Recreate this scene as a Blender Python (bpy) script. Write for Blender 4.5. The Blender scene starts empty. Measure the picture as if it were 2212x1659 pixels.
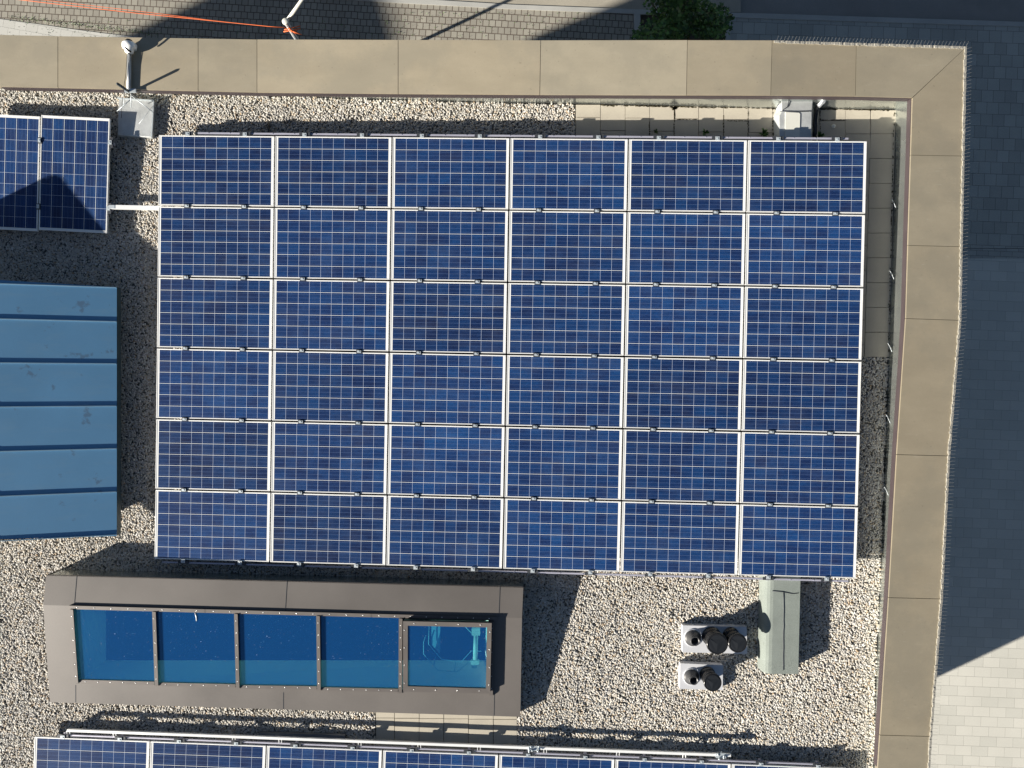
import bpy, math, random
from mathutils import Vector, Matrix, Quaternion
random.seed(7)
sc = bpy.context.scene
COL = sc.collection
# ---------------------------------------------------------------- camera, world, sun
F, H, CX, CY = 1533.0, 10.5, 1106.0, 829.5
cam = bpy.data.cameras.new('camera'); cam.sensor_width = 36; cam.lens = 36*F/2212; cam.clip_end = 1000; cam.clip_start = .1
co = bpy.data.objects.new('camera', cam); COL.objects.link(co); co.location = (0, 0, H); sc.camera = co
ELEV = math.radians(21.6); AX, AY = .905, .4255
world = bpy.data.worlds.new('World'); sc.world = world; world.use_nodes = True
wn = world.node_tree; sky = wn.nodes.new('ShaderNodeTexSky'); sky.sky_type = 'NISHITA'; sky.sun_disc = False
sky.sun_elevation = ELEV; sky.sun_rotation = math.atan2(-AX, -AY); sky.altitude = 300; sky.ozone_density = 2.0
wn.nodes['Background'].inputs['Strength'].default_value = .031
wn.links.new(sky.outputs[0], wn.nodes['Background'].inputs['Color'])
sun = bpy.data.lights.new('sun', 'SUN'); sun.energy = 5.0; sun.angle = math.radians(.55); sun.color = (1, .93, .82)
so = bpy.data.objects.new('sun', sun); COL.objects.link(so); so.location = (-20, -10, 20)
so.rotation_euler = Vector((math.cos(ELEV)*AX, math.cos(ELEV)*AY, -math.sin(ELEV))).to_track_quat('-Z', 'Y').to_euler()
sc.cycles.diffuse_bounces = 2
sc.view_settings.view_transform = 'Standard'; sc.view_settings.look = 'None'; sc.view_settings.exposure = 1.22; sc.view_settings.gamma = 1
G = -11.5                                   # street level; roof gravel is z = 0

# ---------------------------------------------------------------- helpers
def W(px, py, z=0.0):                       # point of the photo at height z, in metres
    s = F/(H-z); return Vector(((px-CX)/s, (CY-py)/s, z))
def plane3(p, q, r):                        # z = a + b x + c y
    n = (q-p).cross(r-p); return ((p.dot(n))/n.z, -n.x/n.z, -n.y/n.z)
def Wp(px, py, pl, dz=0):
    a, b, c = pl; a += dz; k = b*(px-CX)/F + c*(CY-py)/F
    return W(px, py, (a+k*H)/(1+k))
class MB:
    def __init__(s): s.v = []; s.f = []; s.smooth = []
    def face(s, pts, smooth=False):
        i = len(s.v); s.v += [Vector(p) for p in pts]; s.f.append(tuple(range(i, i+len(pts)))); s.smooth.append(smooth)
    def prism(s, top, bot):
        n = len(top); i = len(s.v); s.v += [Vector(p) for p in top]+[Vector(p) for p in bot]
        s.f.append(tuple(range(i, i+n))); s.f.append(tuple(range(i+2*n-1, i+n-1, -1)))
        for k in range(n): j = (k+1) % n; s.f.append((i+k, i+n+k, i+n+j, i+j))
        s.smooth += [False]*(n+2)
    def slab(s, poly, z1, z0):              # poly of xy(z) points, counter-clockwise
        s.prism([(p[0], p[1], z1) for p in poly], [(p[0], p[1], z0) for p in poly])
    def thick(s, poly, t): s.prism(poly, [Vector(p)-Vector((0, 0, t)) for p in poly])
    def box(s, c, d, rot=None):
        c = Vector(c); X, Y, Z = d[0]/2, d[1]/2, d[2]/2
        P = [Vector(q) for q in ((-X,-Y,Z),(X,-Y,Z),(X,Y,Z),(-X,Y,Z),(-X,-Y,-Z),(X,-Y,-Z),(X,Y,-Z),(-X,Y,-Z))]
        if rot is not None: P = [rot @ p for p in P]
        s.prism([c+p for p in P[:4]], [c+p for p in P[4:]])
    def bar(s, a, b, w, h, up=(0, 0, 1)):
        a = Vector(a); b = Vector(b); d = (b-a); L = d.length; d.normalize()
        u = Vector(up); x = d.cross(u); x.normalize(); u = x.cross(d)
        M = Matrix((x, d, u)).transposed(); s.box((a+b)/2, (w, L, h), M)
    def tube(s, path, r, n=10, cap=True):
        path = [Vector(p) for p in path]; rr = r if isinstance(r, (list, tuple)) else [r]*len(path)
        rings = []; ref = Vector((.13, .27, .95))
        for k, p in enumerate(path):
            d = (path[min(k+1, len(path)-1)]-path[max(k-1, 0)])
            if d.length < 1e-9: d = Vector((0, 0, 1))
            d.normalize()
            if abs(d.dot(ref)) > .97: ref = Vector((1, .1, 0))
            x = d.cross(ref).normalized(); y = d.cross(x); ref2 = ref
            i = len(s.v); rings.append(i)
            s.v += [p+(x*math.cos(2*math.pi*q/n)+y*math.sin(2*math.pi*q/n))*rr[k] for q in range(n)]
        for a, b in zip(rings, rings[1:]):
            for q in range(n): s.f.append((a+q, a+(q+1) % n, b+(q+1) % n, b+q)); s.smooth.append(True)
        if cap:
            s.f.append(tuple(range(rings[0]+n-1, rings[0]-1, -1))); s.f.append(tuple(range(rings[-1], rings[-1]+n))); s.smooth += [False]*2
    def lathe(s, c, prof, n=32, axis=None): # prof = [(r, t)] along axis
        c = Vector(c); ax = Vector(axis or (0, 0, 1)).normalized()
        x = ax.cross(Vector((0, 1, 0)) if abs(ax.y) < .9 else Vector((1, 0, 0))).normalized(); y = ax.cross(x)
        rings = []
        for r, t in prof:
            rings.append(len(s.v)); s.v += [c+ax*t+(x*math.cos(2*math.pi*q/n)+y*math.sin(2*math.pi*q/n))*max(r, 1e-4) for q in range(n)]
        for a, b in zip(rings, rings[1:]):
            for q in range(n): s.f.append((a+q, a+(q+1) % n, b+(q+1) % n, b+q)); s.smooth.append(True)
    def build(s, name, mat, parent=None, origin=None, sharp=True):
        me = bpy.data.meshes.new(name)
        if parent is not None:
            o0 = parent.get('_org'); off = Vector(o0) if o0 is not None else Vector((0, 0, 0))
        else: off = Vector(origin) if origin is not None else Vector((0, 0, 0))
        me.from_pydata([tuple(v-off) for v in s.v], [], s.f); me.materials.append(mat)
        me.polygons.foreach_set('use_smooth', s.smooth); me.update()
        o = bpy.data.objects.new(name, me); COL.objects.link(o)
        if parent is not None:
            o.parent = parent; o['_org'] = tuple(off)
        else: o.location = off
        return o
def tag(o, label=None, cat=None, group=None, kind=None):
    if label: o['label'] = label
    if cat: o['category'] = cat
    if group: o['group'] = group
    if kind: o['kind'] = kind
    return o
def thing(name, loc, label, cat, group=None):
    o = bpy.data.objects.new(name, None); COL.objects.link(o); o.location = loc; o['_org'] = tuple(loc)
    o.empty_display_size = .2
    return tag(o, label, cat, group)
def one(*faces):
    m = MB()
    for f in faces: m.face(f)
    return m

# ---------------------------------------------------------------- materials
class N:                                    # tiny node-graph writer
    def __init__(s, name):
        s.m = bpy.data.materials.new(name); s.m.use_nodes = True; s.t = s.m.node_tree; s.b = s.t.nodes['Principled BSDF']
    def n(s, typ, **kw):
        nd = s.t.nodes.new(typ)
        for k, v in kw.items():
            if k.startswith('_'): setattr(nd, k[1:], v)
            else: s.set(nd.inputs[int(k[1:]) if k[0] == 'i' and k[1:].isdigit() else k.replace('__', ' ')], v)
        return nd
    def set(s, sock, v):
        if hasattr(v, 'is_output') or isinstance(v, bpy.types.NodeSocket): s.t.links.new(v, sock)
        else: sock.default_value = v
    def math(s, op, a, b=0.0, c=None):
        nd = s.t.nodes.new('ShaderNodeMath'); nd.operation = op; s.set(nd.inputs[0], a); s.set(nd.inputs[1], b)
        if c is not None: s.set(nd.inputs[2], c)
        return nd.outputs[0]
    def mix(s, f, a, b, mode='MIX'):
        nd = s.t.nodes.new('ShaderNodeMix'); nd.data_type = 'RGBA'; nd.blend_type = mode
        s.set(nd.inputs[0], f); s.set(nd.inputs[6], a if not isinstance(a, tuple) else (*a, 1)[:4]); s.set(nd.inputs[7], b if not isinstance(b, tuple) else (*b, 1)[:4])
        return nd.outputs[2]
    def coord(s, w='Object'): return s.n('ShaderNodeTexCoord').outputs[w]
    def noise(s, vec, scale, detail=4, rough=.55, out='Fac'):
        nd = s.n('ShaderNodeTexNoise'); s.set(nd.inputs['Vector'], vec); nd.inputs['Scale'].default_value = scale
        nd.inputs['Detail'].default_value = detail; nd.inputs['Roughness'].default_value = rough; return nd.outputs[out]
    def ramp(s, f, stops):
        nd = s.n('ShaderNodeValToRGB'); s.set(nd.inputs[0], f); e = nd.color_ramp.elements
        while len(e) > 1: e.remove(e[-1])
        e[0].position = stops[0][0]; c = stops[0][1]; e[0].color = (c, c, c, 1) if not isinstance(c, tuple) else (*c, 1)
        for p, c in stops[1:]: q = e.new(p); q.color = (c, c, c, 1) if not isinstance(c, tuple) else (*c, 1)
        return nd.outputs[0]
    def bump(s, h, strength=.3, dist=.01):
        nd = s.n('ShaderNodeBump'); nd.inputs['Strength'].default_value = strength; nd.inputs['Distance'].default_value = dist
        s.set(nd.inputs['Height'], h); s.set(s.b.inputs['Normal'], nd.outputs[0])
    def fin(s, color=None, rough=None, metal=None, **kw):
        for k, v in (('Base Color', color), ('Roughness', rough), ('Metallic', metal)):
            if v is not None: s.set(s.b.inputs[k], (*v, 1) if isinstance(v, tuple) and len(v) == 3 else v)
        for k, v in kw.items(): s.set(s.b.inputs[k.replace('__', ' ')], (*v, 1) if isinstance(v, tuple) and len(v) == 3 else v)
        return s.m

def worn(name, col, rough=.5, metal=0.0, var=.12, scale=3.0, fine=60.0, bump=0.0, perobj=0.0):
    g = N(name); c = g.coord(); a = g.noise(c, scale, 5); b = g.noise(c, fine, 3)
    k = g.math('ADD', g.math('MULTIPLY', g.math('SUBTRACT', a, .5), 2*var*1.6), g.math('MULTIPLY', g.math('SUBTRACT', b, .5), var))
    k = g.math('ADD', k, 1.0)
    if perobj:
        r = g.n('ShaderNodeObjectInfo').outputs['Random']
        k = g.math('MULTIPLY', k, g.math('ADD', g.math('MULTIPLY', r, perobj), 1-perobj/2))
    colr = g.mix(1.0, (*col, 1), k, 'MULTIPLY')
    if bump: g.bump(b, bump, .004)
    return g.fin(colr, g.math('ADD', g.math('MULTIPLY', a, .25), rough-.12), metal)

def m_cells():
    g = N('solar_cells'); c = g.coord(); sx = g.n('ShaderNodeSeparateXYZ', Vector=c)
    p = .1578; pv_ = .1605
    U = g.math('DIVIDE', g.math('ADD', sx.outputs[0], 5*p), p); V = g.math('DIVIDE', g.math('ADD', sx.outputs[1], 3*pv_), pv_)
    fu = g.math('FRACT', U); fv = g.math('FRACT', V)
    du = g.math('MINIMUM', fu, g.math('SUBTRACT', 1.0, fu)); dv = g.math('MINIMUM', fv, g.math('SUBTRACT', 1.0, fv))
    gapu = g.math('LESS_THAN', du, .0105); gapv = g.math('LESS_THAN', dv, .0140)
    inx = g.math('LESS_THAN', g.math('ABSOLUTE', sx.outputs[0]), 5*p-.0016); iny = g.math('LESS_THAN', g.math('ABSOLUTE', sx.outputs[1]), 3*pv_-.0016)
    gap = g.math('MAXIMUM', g.math('MAXIMUM', gapu, gapv), g.math('SUBTRACT', 1.0, g.math('MULTIPLY', inx, iny)))
    bus = 0.0
    for q in (.17, .5, .83):
        l = g.math('LESS_THAN', g.math('ABSOLUTE', g.math('SUBTRACT', fv, q)), .009); bus = g.math('MAXIMUM', bus, l)
    oi = g.n('ShaderNodeObjectInfo').outputs['Random']
    cv = g.n('ShaderNodeCombineXYZ', X=g.math('FLOOR', U), Y=g.math('FLOOR', V), Z=g.math('MULTIPLY', oi, 91.0))
    wn_ = g.n('ShaderNodeTexWhiteNoise', Vector=cv.outputs[0]); r = wn_.outputs['Value']
    stretch = g.n('ShaderNodeMapping'); g.set(stretch.inputs[0], c); stretch.inputs['Scale'].default_value = (1.2, 5, 1)
    g.set(stretch.inputs['Location'], g.n('ShaderNodeCombineXYZ', X=g.math('MULTIPLY', oi, 37.0), Y=g.math('MULTIPLY', oi, 11.0), Z=0.0).outputs[0])
    st = g.noise(stretch.outputs[0], 2.6, 4, .6)
    lf = g.n('ShaderNodeMapping'); g.set(lf.inputs[0], c); lf.inputs['Scale'].default_value = (.8, 1.3, 1)
    g.set(lf.inputs['Location'], g.n('ShaderNodeCombineXYZ', X=g.math('MULTIPLY', oi, 53.0), Y=g.math('MULTIPLY', oi, 29.0), Z=0.0).outputs[0])
    low = g.noise(lf.outputs[0], 1.5, 5, .6)
    k = g.math('ADD', g.math('MULTIPLY', r, .22), g.math('ADD', g.math('MULTIPLY', st, .45), g.math('MULTIPLY', low, .42)))
    k = g.math('ADD', k, g.math('MULTIPLY', oi, .06))
    blue = g.ramp(k, [(.25, (.009, .013, .042)), (.5, (.0085, .024, .084)), (.75, (.009, .041, .135)), (1.0, (.013, .067, .19))])
    grain = g.n('ShaderNodeTexVoronoi', Scale=130.0); g.set(grain.inputs['Vector'], c)
    gr = g.n('ShaderNodeSeparateColor', Color=grain.outputs['Color']).outputs[0]
    blue = g.mix(1.0, blue, g.math('MULTIPLY', g.math('ADD', g.math('MULTIPLY', gr, .5), .75), g.math('ADD', g.math('MULTIPLY', oi, .30), .85)), 'MULTIPLY')
    blue = g.mix(g.ramp(g.noise(lf.outputs[0], 2.3, 6, .65), [(.45, .0), (.75, .05)]), blue, (.30, .33, .40))
    dust = g.ramp(g.noise(c, 240, 2, .5), [(.72, 0.0), (.78, .45)])
    blue = g.mix(dust, blue, (.3, .32, .36))
    colr = g.mix(bus, blue, (.07, .11, .22)); colr = g.mix(gap, colr, (.42, .48, .60)); colr = g.mix(g.math('MULTIPLY', gap, gapv), colr, (.70, .72, .70)); colr = g.mix(g.math('SUBTRACT', 1.0, g.math('MULTIPLY', inx, iny)), colr, (.72, .73, .72))
    return g.fin(colr, .4, 0.0, Specular__IOR__Level=.1, Coat__Weight=.45, Coat__Roughness=.05, Coat__IOR=1.33)

def m_pebble():
    g = N('pebbles'); r = g.n('ShaderNodeObjectInfo').outputs['Random']; c = g.coord()
    col = g.ramp(r, [(0.0, (.24, .225, .20)), (.12, (.40, .385, .355)), (.3, (.52, .50, .455)), (.45, (.34, .33, .32)), (.58, (.58, .55, .48)), (.72, (.40, .33, .235)), (.80, (.62, .61, .58)), (.9, (.45, .415, .36)), (.96, (.34, .235, .13)), (1.0, (.68, .67, .64))])
    ps = g.n('ShaderNodeNewGeometry').outputs['Position']; a = g.noise(ps, .55, 5, .6); b = g.noise(ps, 3.5, 3, .6)
    col = g.mix(1.0, col, g.math('ADD', g.math('ADD', g.math('MULTIPLY', a, .55), g.math('MULTIPLY', b, .35)), .56), 'MULTIPLY')
    return g.fin(col, .65)
def m_gravelbase():
    g = N('gravel_bed'); c = g.coord(); v = g.n('ShaderNodeTexVoronoi', Scale=34.0); g.set(v.inputs['Vector'], c)
    r = g.n('ShaderNodeSeparateColor', Color=v.outputs['Color']).outputs[0]
    col = g.ramp(r, [(0, (.16, .15, .13)), (.5, (.30, .28, .24)), (1, (.45, .43, .38))])
    col = g.mix(1.0, col, g.ramp(v.outputs['Distance'], [(.1, 1.0), (.7, .35)]), 'MULTIPLY')
    g.bump(g.math('MULTIPLY', v.outputs['Distance'], -1.0), 1.0, .02)
    return g.fin(g.mix(1.0, col, (.75, .75, .75), 'MULTIPLY'), .8)

def m_slabs(name, bw, bh, c1, c2, joint, rot=0, off=.5, mortar=.012, org=(0, 0), jit=0.0, stain=None, var=.25, metal=0):
    g = N(name); c = g.coord(); mp = g.n('ShaderNodeMapping'); g.set(mp.inputs[0], c)
    mp.inputs['Rotation'].default_value = (0, 0, math.radians(rot)); mp.inputs['Location'].default_value = (*org, 0)
    vec = mp.outputs[0]
    if jit:
        nz = g.n('ShaderNodeVectorMath', _operation='SUBTRACT'); nn = g.n('ShaderNodeTexNoise', Scale=2.2); g.set(nn.inputs['Vector'], c)
        g.set(nz.inputs[0], nn.outputs['Color']); nz.inputs[1].default_value = (.5, .5, .5)
        sc_ = g.n('ShaderNodeVectorMath', _operation='SCALE'); g.set(sc_.inputs[0], nz.outputs[0]); sc_.inputs['Scale'].default_value = jit
        ad = g.n('ShaderNodeVectorMath', _operation='ADD'); g.set(ad.inputs[0], vec); g.set(ad.inputs[1], sc_.outputs[0]); vec = ad.outputs[0]
    b = g.n('ShaderNodeTexBrick'); g.set(b.inputs['Vector'], vec); b.offset = off
    b.inputs['Scale'].default_value = 1; b.inputs['Brick Width'].default_value = bw; b.inputs['Row Height'].default_value = bh
    b.inputs['Mortar Size'].default_value = mortar; b.inputs['Mortar Smooth'].default_value = .3; b.inputs['Bias'].default_value = 0
    b.inputs['Color1'].default_value = (*c1, 1); b.inputs['Color2'].default_value = (*c2, 1); b.inputs['Mortar'].default_value = (*joint, 1)
    n1 = g.noise(c, .7, 5); n2 = g.noise(c, 30, 4)
    k = g.math('ADD', g.math('MULTIPLY', n1, var*1.4), g.math('MULTIPLY', n2, var)); k = g.math('ADD', k, 1-var*1.2)
    col = g.mix(1.0, b.outputs['Color'], k, 'MULTIPLY')
    if stain:
        for (x, y, r, sc2) in stain:
            d = g.n('ShaderNodeVectorMath', _operation='DISTANCE'); g.set(d.inputs[0], c); d.inputs[1].default_value = (x, y, 0)
            f = g.math('ADD', g.math('DIVIDE', d.outputs['Value'], r), g.math('MULTIPLY', g.noise(c, 2.5, 6, .7), 1.6))
            f = g.ramp(g.math('MULTIPLY', f, .5), [(.62, sc2), (.92, 0.0)]); col = g.mix(f, col, (.12, .42, .40))
    g.bump(g.math('MULTIPLY', b.outputs['Fac'], -1.0), .5, .02)
    return g.fin(col, .85, metal)

def m_coping(sun_k):  # brightness gain: sun reflection on the sheets, painted into their base colour
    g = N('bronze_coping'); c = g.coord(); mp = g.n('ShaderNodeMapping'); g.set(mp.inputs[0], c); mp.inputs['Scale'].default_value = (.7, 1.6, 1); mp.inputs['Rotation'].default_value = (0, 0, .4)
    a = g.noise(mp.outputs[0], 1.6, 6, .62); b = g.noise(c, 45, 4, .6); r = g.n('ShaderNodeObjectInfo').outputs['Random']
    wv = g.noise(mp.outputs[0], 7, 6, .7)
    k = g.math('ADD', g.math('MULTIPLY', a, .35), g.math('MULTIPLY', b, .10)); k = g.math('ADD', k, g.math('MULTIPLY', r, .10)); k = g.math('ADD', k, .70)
    col = g.mix(1.0, g.mix(r, (.292*sun_k, .252*sun_k, .182*sun_k), (.268*sun_k, .238*sun_k, .178*sun_k)), k, 'MULTIPLY')
    col = g.mix(g.ramp(wv, [(.60, 0.0), (.72, .22)]), col, (.38, .34, .27))
    mp2 = g.n('ShaderNodeMapping'); g.set(mp2.inputs[0], c); mp2.inputs['Scale'].default_value = (1.1, 1.1, 1); big_ = g.noise(mp2.outputs[0], .9, 7, .68)
    col = g.mix(g.ramp(big_, [(.47, 0.0), (.60, .50)]), col, (.215*sun_k, .195*sun_k, .15*sun_k))
    scr = g.n('ShaderNodeMapping'); g.set(scr.inputs[0], c); scr.inputs['Scale'].default_value = (1, 9, 1); scr.inputs['Rotation'].default_value = (0, 0, -.5)
    col = g.mix(g.ramp(g.noise(scr.outputs[0], 5, 5, .75), [(.64, 0.0), (.72, .40)]), col, (.42, .40, .34))
    spots = g.ramp(g.noise(c, 22, 3, .5), [(.70, 0.0), (.74, .35)])
    col = g.mix(spots, col, (.14, .12, .09))
    return g.fin(col, g.math('ADD', g.math('MULTIPLY', a, .2), .42), .15)

def m_bluemetal():
    g = N('blue_grey_metal'); c = g.coord(); a = g.noise(c, 1.1, 5); b = g.noise(c, 70, 3)
    k = g.math('ADD', g.math('ADD', g.math('MULTIPLY', a, .3), g.math('MULTIPLY', b, .1)), .8)
    col = g.mix(1.0, (.135, .32, .52), k, 'MULTIPLY')
    mp = g.n('ShaderNodeMapping'); g.set(mp.inputs[0], c); mp.inputs['Scale'].default_value = (.8, 3, 1)
    col = g.mix(g.ramp(g.noise(mp.outputs[0], 2.2, 7, .7), [(.5, 0.0), (.75, .35)]), col, (.22, .36, .48))
    st = g.ramp(g.noise(c, 4.3, 5, .58), [(.63, 0.0), (.68, .55)]); col = g.mix(st, col, (.10, .14, .20))
    return g.fin(col, .42, .25)

def m_glass():
    g = N('blue_tinted_glass'); t = g.t; c = g.coord()
    tr = t.nodes.new('ShaderNodeBsdfTransparent'); tr.inputs[0].default_value = (.70, .97, .97, 1)
    gl = t.nodes.new('ShaderNodeBsdfGlossy'); gl.inputs['Roughness'].default_value = .03; gl.inputs[0].default_value = (.25, .62, 1, 1)
    df = t.nodes.new('ShaderNodeBsdfDiffuse'); df.inputs[0].default_value = (.015, .12, .40, 1)
    mx = t.nodes.new('ShaderNodeMixShader'); mx.inputs[0].default_value = .16; t.links.new(tr.outputs[0], mx.inputs[1]); t.links.new(gl.outputs[0], mx.inputs[2])
    m2 = t.nodes.new('ShaderNodeMixShader'); t.links.new(mx.outputs[0], m2.inputs[1]); t.links.new(df.outputs[0], m2.inputs[2]); m2.inputs[0].default_value = .18
    dust = t.nodes.new('ShaderNodeBsdfDiffuse'); dust.inputs[0].default_value = (.6, .65, .7, 1)
    m3 = t.nodes.new('ShaderNodeMixShader'); t.links.new(m2.outputs[0], m3.inputs[1]); t.links.new(dust.outputs[0], m3.inputs[2])
    sp = g.ramp(g.noise(c, 60, 2, .4), [(.74, 0.0), (.78, .6)]); t.links.new(sp, m3.inputs[0])
    t.links.new(m3.outputs[0], t.nodes['Material Output'].inputs[0]); return g.m

def m_asphalt(name, col):
    g = N(name); c = g.coord(); a = g.noise(c, 90, 4); b = g.noise(c, .8, 5)
    k = g.math('ADD', g.math('ADD', g.math('MULTIPLY', a, .7), g.math('MULTIPLY', b, .5)), .35); g.bump(a, .5, .01)
    return g.fin(g.mix(1.0, col, k, 'MULTIPLY'), .9)
def m_bitumen():
    g = N('mineral_bitumen'); c = g.coord(); a = g.noise(c, 160, 3, .7); b = g.noise(c, 4, 4)
    k = g.math('ADD', g.math('ADD', g.math('MULTIPLY', a, 1.5), g.math('MULTIPLY', b, .4)), .05); g.bump(a, .6, .006)
    return g.fin(g.mix(1.0, (.195, .222, .203), k, 'MULTIPLY'), .9)
def m_leaf():
    g = N('leaf'); r = g.n('ShaderNodeNewGeometry').outputs['Random Per Island']
    return g.fin(g.ramp(r, [(0, (.018, .05, .008)), (.6, (.045, .12, .018)), (1, (.09, .20, .03))]), .55)
M = dict(cells=m_cells(), frame=worn('silver_frame', (.80, .80, .78), .38, .25, .05), clamp=worn('aluminium', (.50, .55, .58), .45, .45, .1),
    rail=worn('aluminium_rail', (.42, .42, .50), .45, .35, .08), white=worn('white_aluminium', (.85, .86, .85), .35, .2, .05), dark=worn('dark_metal', (.05, .055, .065), .5, .3),
    pebble=m_pebble(), bed=m_gravelbase(), coping=m_coping(1.42), coping_sun_mid=m_coping(1.22), coping_sun_low=m_coping(1.0), fascia=worn('bronze_edge', (.13, .10, .10), .5, .2), lining=worn('zinc_lining', (.50, .53, .51), .24, .88, .10, 2.0),
    pavers=None, blue=m_bluemetal(), bluedark=worn('blue_grey_fascia', (.045, .07, .08), .5, .2),
    clad=worn('grey_brown_cladding', (.120, .109, .101), .5, .12, .14, 1.0, 50), bar=worn('brown_glazing_bar', (.125, .112, .104), .45, .2, .08), screw=worn('screw', (.85, .85, .85), .3, .6),
    glass=m_glass(), black=worn('black_plastic', (.014, .014, .015), .22), blackm=worn('black_facet', (.016, .018, .021), .35), plinth=worn('white_metal', (.62, .63, .66), .35, .2, .05),
    bitumen=m_bitumen(), foil=worn('silver_foil', (.50, .52, .52), .42, .35, .22, 6, 60, .6), smooth=worn('white_sheet', (.66, .66, .60), .4, .1, .06),
    wall=worn('render_wall', (.45, .43, .39), .85), well=worn('white_reveal', (.90, .93, .86), .8, 0, .04), room=worn('dark_room', (.02, .03, .045), .6), leaf=m_leaf(), bark=worn('bark', (.06, .045, .03), .9),
    orange=worn('orange_rope', (.70, .14, .035), .6, 0, .1), kerb=worn('kerb_stone', (.36, .36, .34), .85, 0, .15, 1, 30), soil=worn('soil', (.045, .035, .025), .95, 0, .4, 3, 30),
    steel=worn('galvanised_steel', (.42, .44, .46), .4, .5, .15), spike=worn('spike_wire', (.34, .34, .33), .35, .6), spikebase=worn('clear_strip', (.34, .325, .285), .4, .1, .35, 20, 120, .8))
M['pavers'] = worn('concrete_paver', (.42, .385, .315), .8, 0, .13, 2.5, 40)

# ---------------------------------------------------------------- street
def ground(name, px, z, mat, kind='structure'):
    m = MB(); m.slab([W(x, y, z) for x, y in px], z, z-.3); o = m.build(name, mat); o['kind'] = kind; return o
big = MB(); big.face([(-250, -250, G-.12), (250, -250, G-.12), (250, 250, G-.12), (-250, 250, G-.12)])
tag(big.build('road', m_asphalt('asphalt', (.25, .24, .225))), kind='structure')
Z1 = G
slab_l = m_slabs('slabs_light', .51, .307, (.47, .465, .42), (.53, .52, .47), (.34, .335, .30), rot=2.3, mortar=.005, org=(.1, .2), var=.16,
                 stain=[(W(2097, 1365, G).x, W(2097, 1365, G).y, .55, .55), (14.6, .6, .8, .18), (14.2, -2.2, .7, .2), (15.6, -6.0, .5, .25)])
slab_s = m_slabs('slabs_small', .365, .37, (.31, .31, .28), (.38, .38, .345), (.13, .13, .12), rot=2.0, mortar=.006, var=.3)
setts = m_slabs('setts', .195, .208, (.245, .23, .195), (.30, .285, .24), (.085, .065, .05), rot=3.4, mortar=.013, jit=.035, var=.3)
ground('pavement', [(1400, 552), (4200, 575), (4200, 3600), (-2500, 3600), (-2500, 1300), (1400, 1300)][::-1], Z1, slab_l)
ground('pavement', [(1578, 38), (1659, 41), (2212, 56), (4200, 110), (4200, 551), (1300, 530), (1300, 120), (1578, 120)][::-1], Z1-.004, slab_s)
kb = MB()
kb.slab([W(x, y, Z1) for x, y in [(1400, 531), (4200, 554), (4200, 575), (1400, 552)][::-1]], Z1+.004, Z1-.3)
kb.build('kerb', m_slabs('kerb_blocks', .37, .16, (.30, .30, .28), (.36, .36, .33), (.14, .14, .13), rot=2.0, mortar=.006))['kind'] = 'structure'
ground('cobbled_street', [(-2500, -900), (-2500, 1300), (1368, 1300), (1368, 30), (1106, 20), (866, 7), (500, -14), (-200, -60)], Z1-.008, setts)
ground('path', [(-2000, -260), (-300, 5), (0, 41), (75, 51), (150, 62), (225, 72), (288, 79), (420, 92), (420, 400), (-2000, 400)][::-1], Z1+.012, m_slabs('pale_slabs', .36, .24, (.44, .44, .41), (.48, .48, .45), (.28, .28, .26), rot=10, mortar=.004, var=.12))
k2 = MB()
k2.slab([W(x, y, Z1) for x, y in [(-200, -72), (500, -26), (866, -4), (1106, 10.5), (1383, 21), (1383, 31), (1106, 20), (866, 7), (500, -14), (-200, -60)][::-1]], Z1+.02, Z1-.3)
k2.slab([W(x, y, Z1) for x, y in [(1369, 30), (1383, 31), (1383, 200), (1369, 200)][::-1]], Z1+.024, Z1-.3)
k2.slab([W(x, y, Z1) for x, y in [(1383, 21), (1578, 27), (1578, 36), (1383, 31)][::-1]], Z1+.022, Z1-.3)
k2.slab([W(x, y, Z1) for x, y in [(1567, 36), (1578, 36), (1578, 200), (1567, 200)][::-1]], Z1+.026, Z1-.3)
k2.slab([W(x, y, Z1) for x, y in [(1579, 28), (1659, 30), (2212, 48), (4200, 100), (4200, 112), (2212, 58), (1659, 41), (1579, 38)][::-1]], Z1+.02, Z1-.3)
k2.build('kerb', M['kerb'])['kind'] = 'structure'
ground('concrete_verge', [(-200, -72), (500, -26), (866, -4), (1106, 10.5), (1383, 21), (1600, 27), (1600, -60), (1350, -400), (-200, -600)], Z1-.02, m_asphalt('sandy_concrete', (.33, .305, .25)))
ground('flower_bed', [(1383, 31), (1567, 36), (1567, 200), (1383, 200)][::-1], Z1-.03, M['soil'])
# weeds in the sett joints: one mass nobody could count
wd = MB(); rnd = random.Random(5)
for _ in range(900):
    t = rnd.random(); x = 20+1330*t; yb = 28+rnd.random()**1.5*55 if x > 860 else 45+rnd.random()*40
    if rnd.random() < .4: x = rnd.uniform(20, 340); yb = 38+x*.115+rnd.gauss(-3, 3)
    p = W(x, yb, Z1); a = rnd.random()*6.3; l = rnd.uniform(.02, .05)
    wd.face([p+Vector((0, 0, .002)), p+Vector((math.cos(a)*l, math.sin(a)*l, .03)), p+Vector((math.cos(a+.8)*l*.7, math.sin(a+.8)*l*.7, .02))])
tag(wd.build('weeds', M['leaf']), 'small green weeds growing in the cobble joints', 'weeds', kind='stuff')

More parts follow.
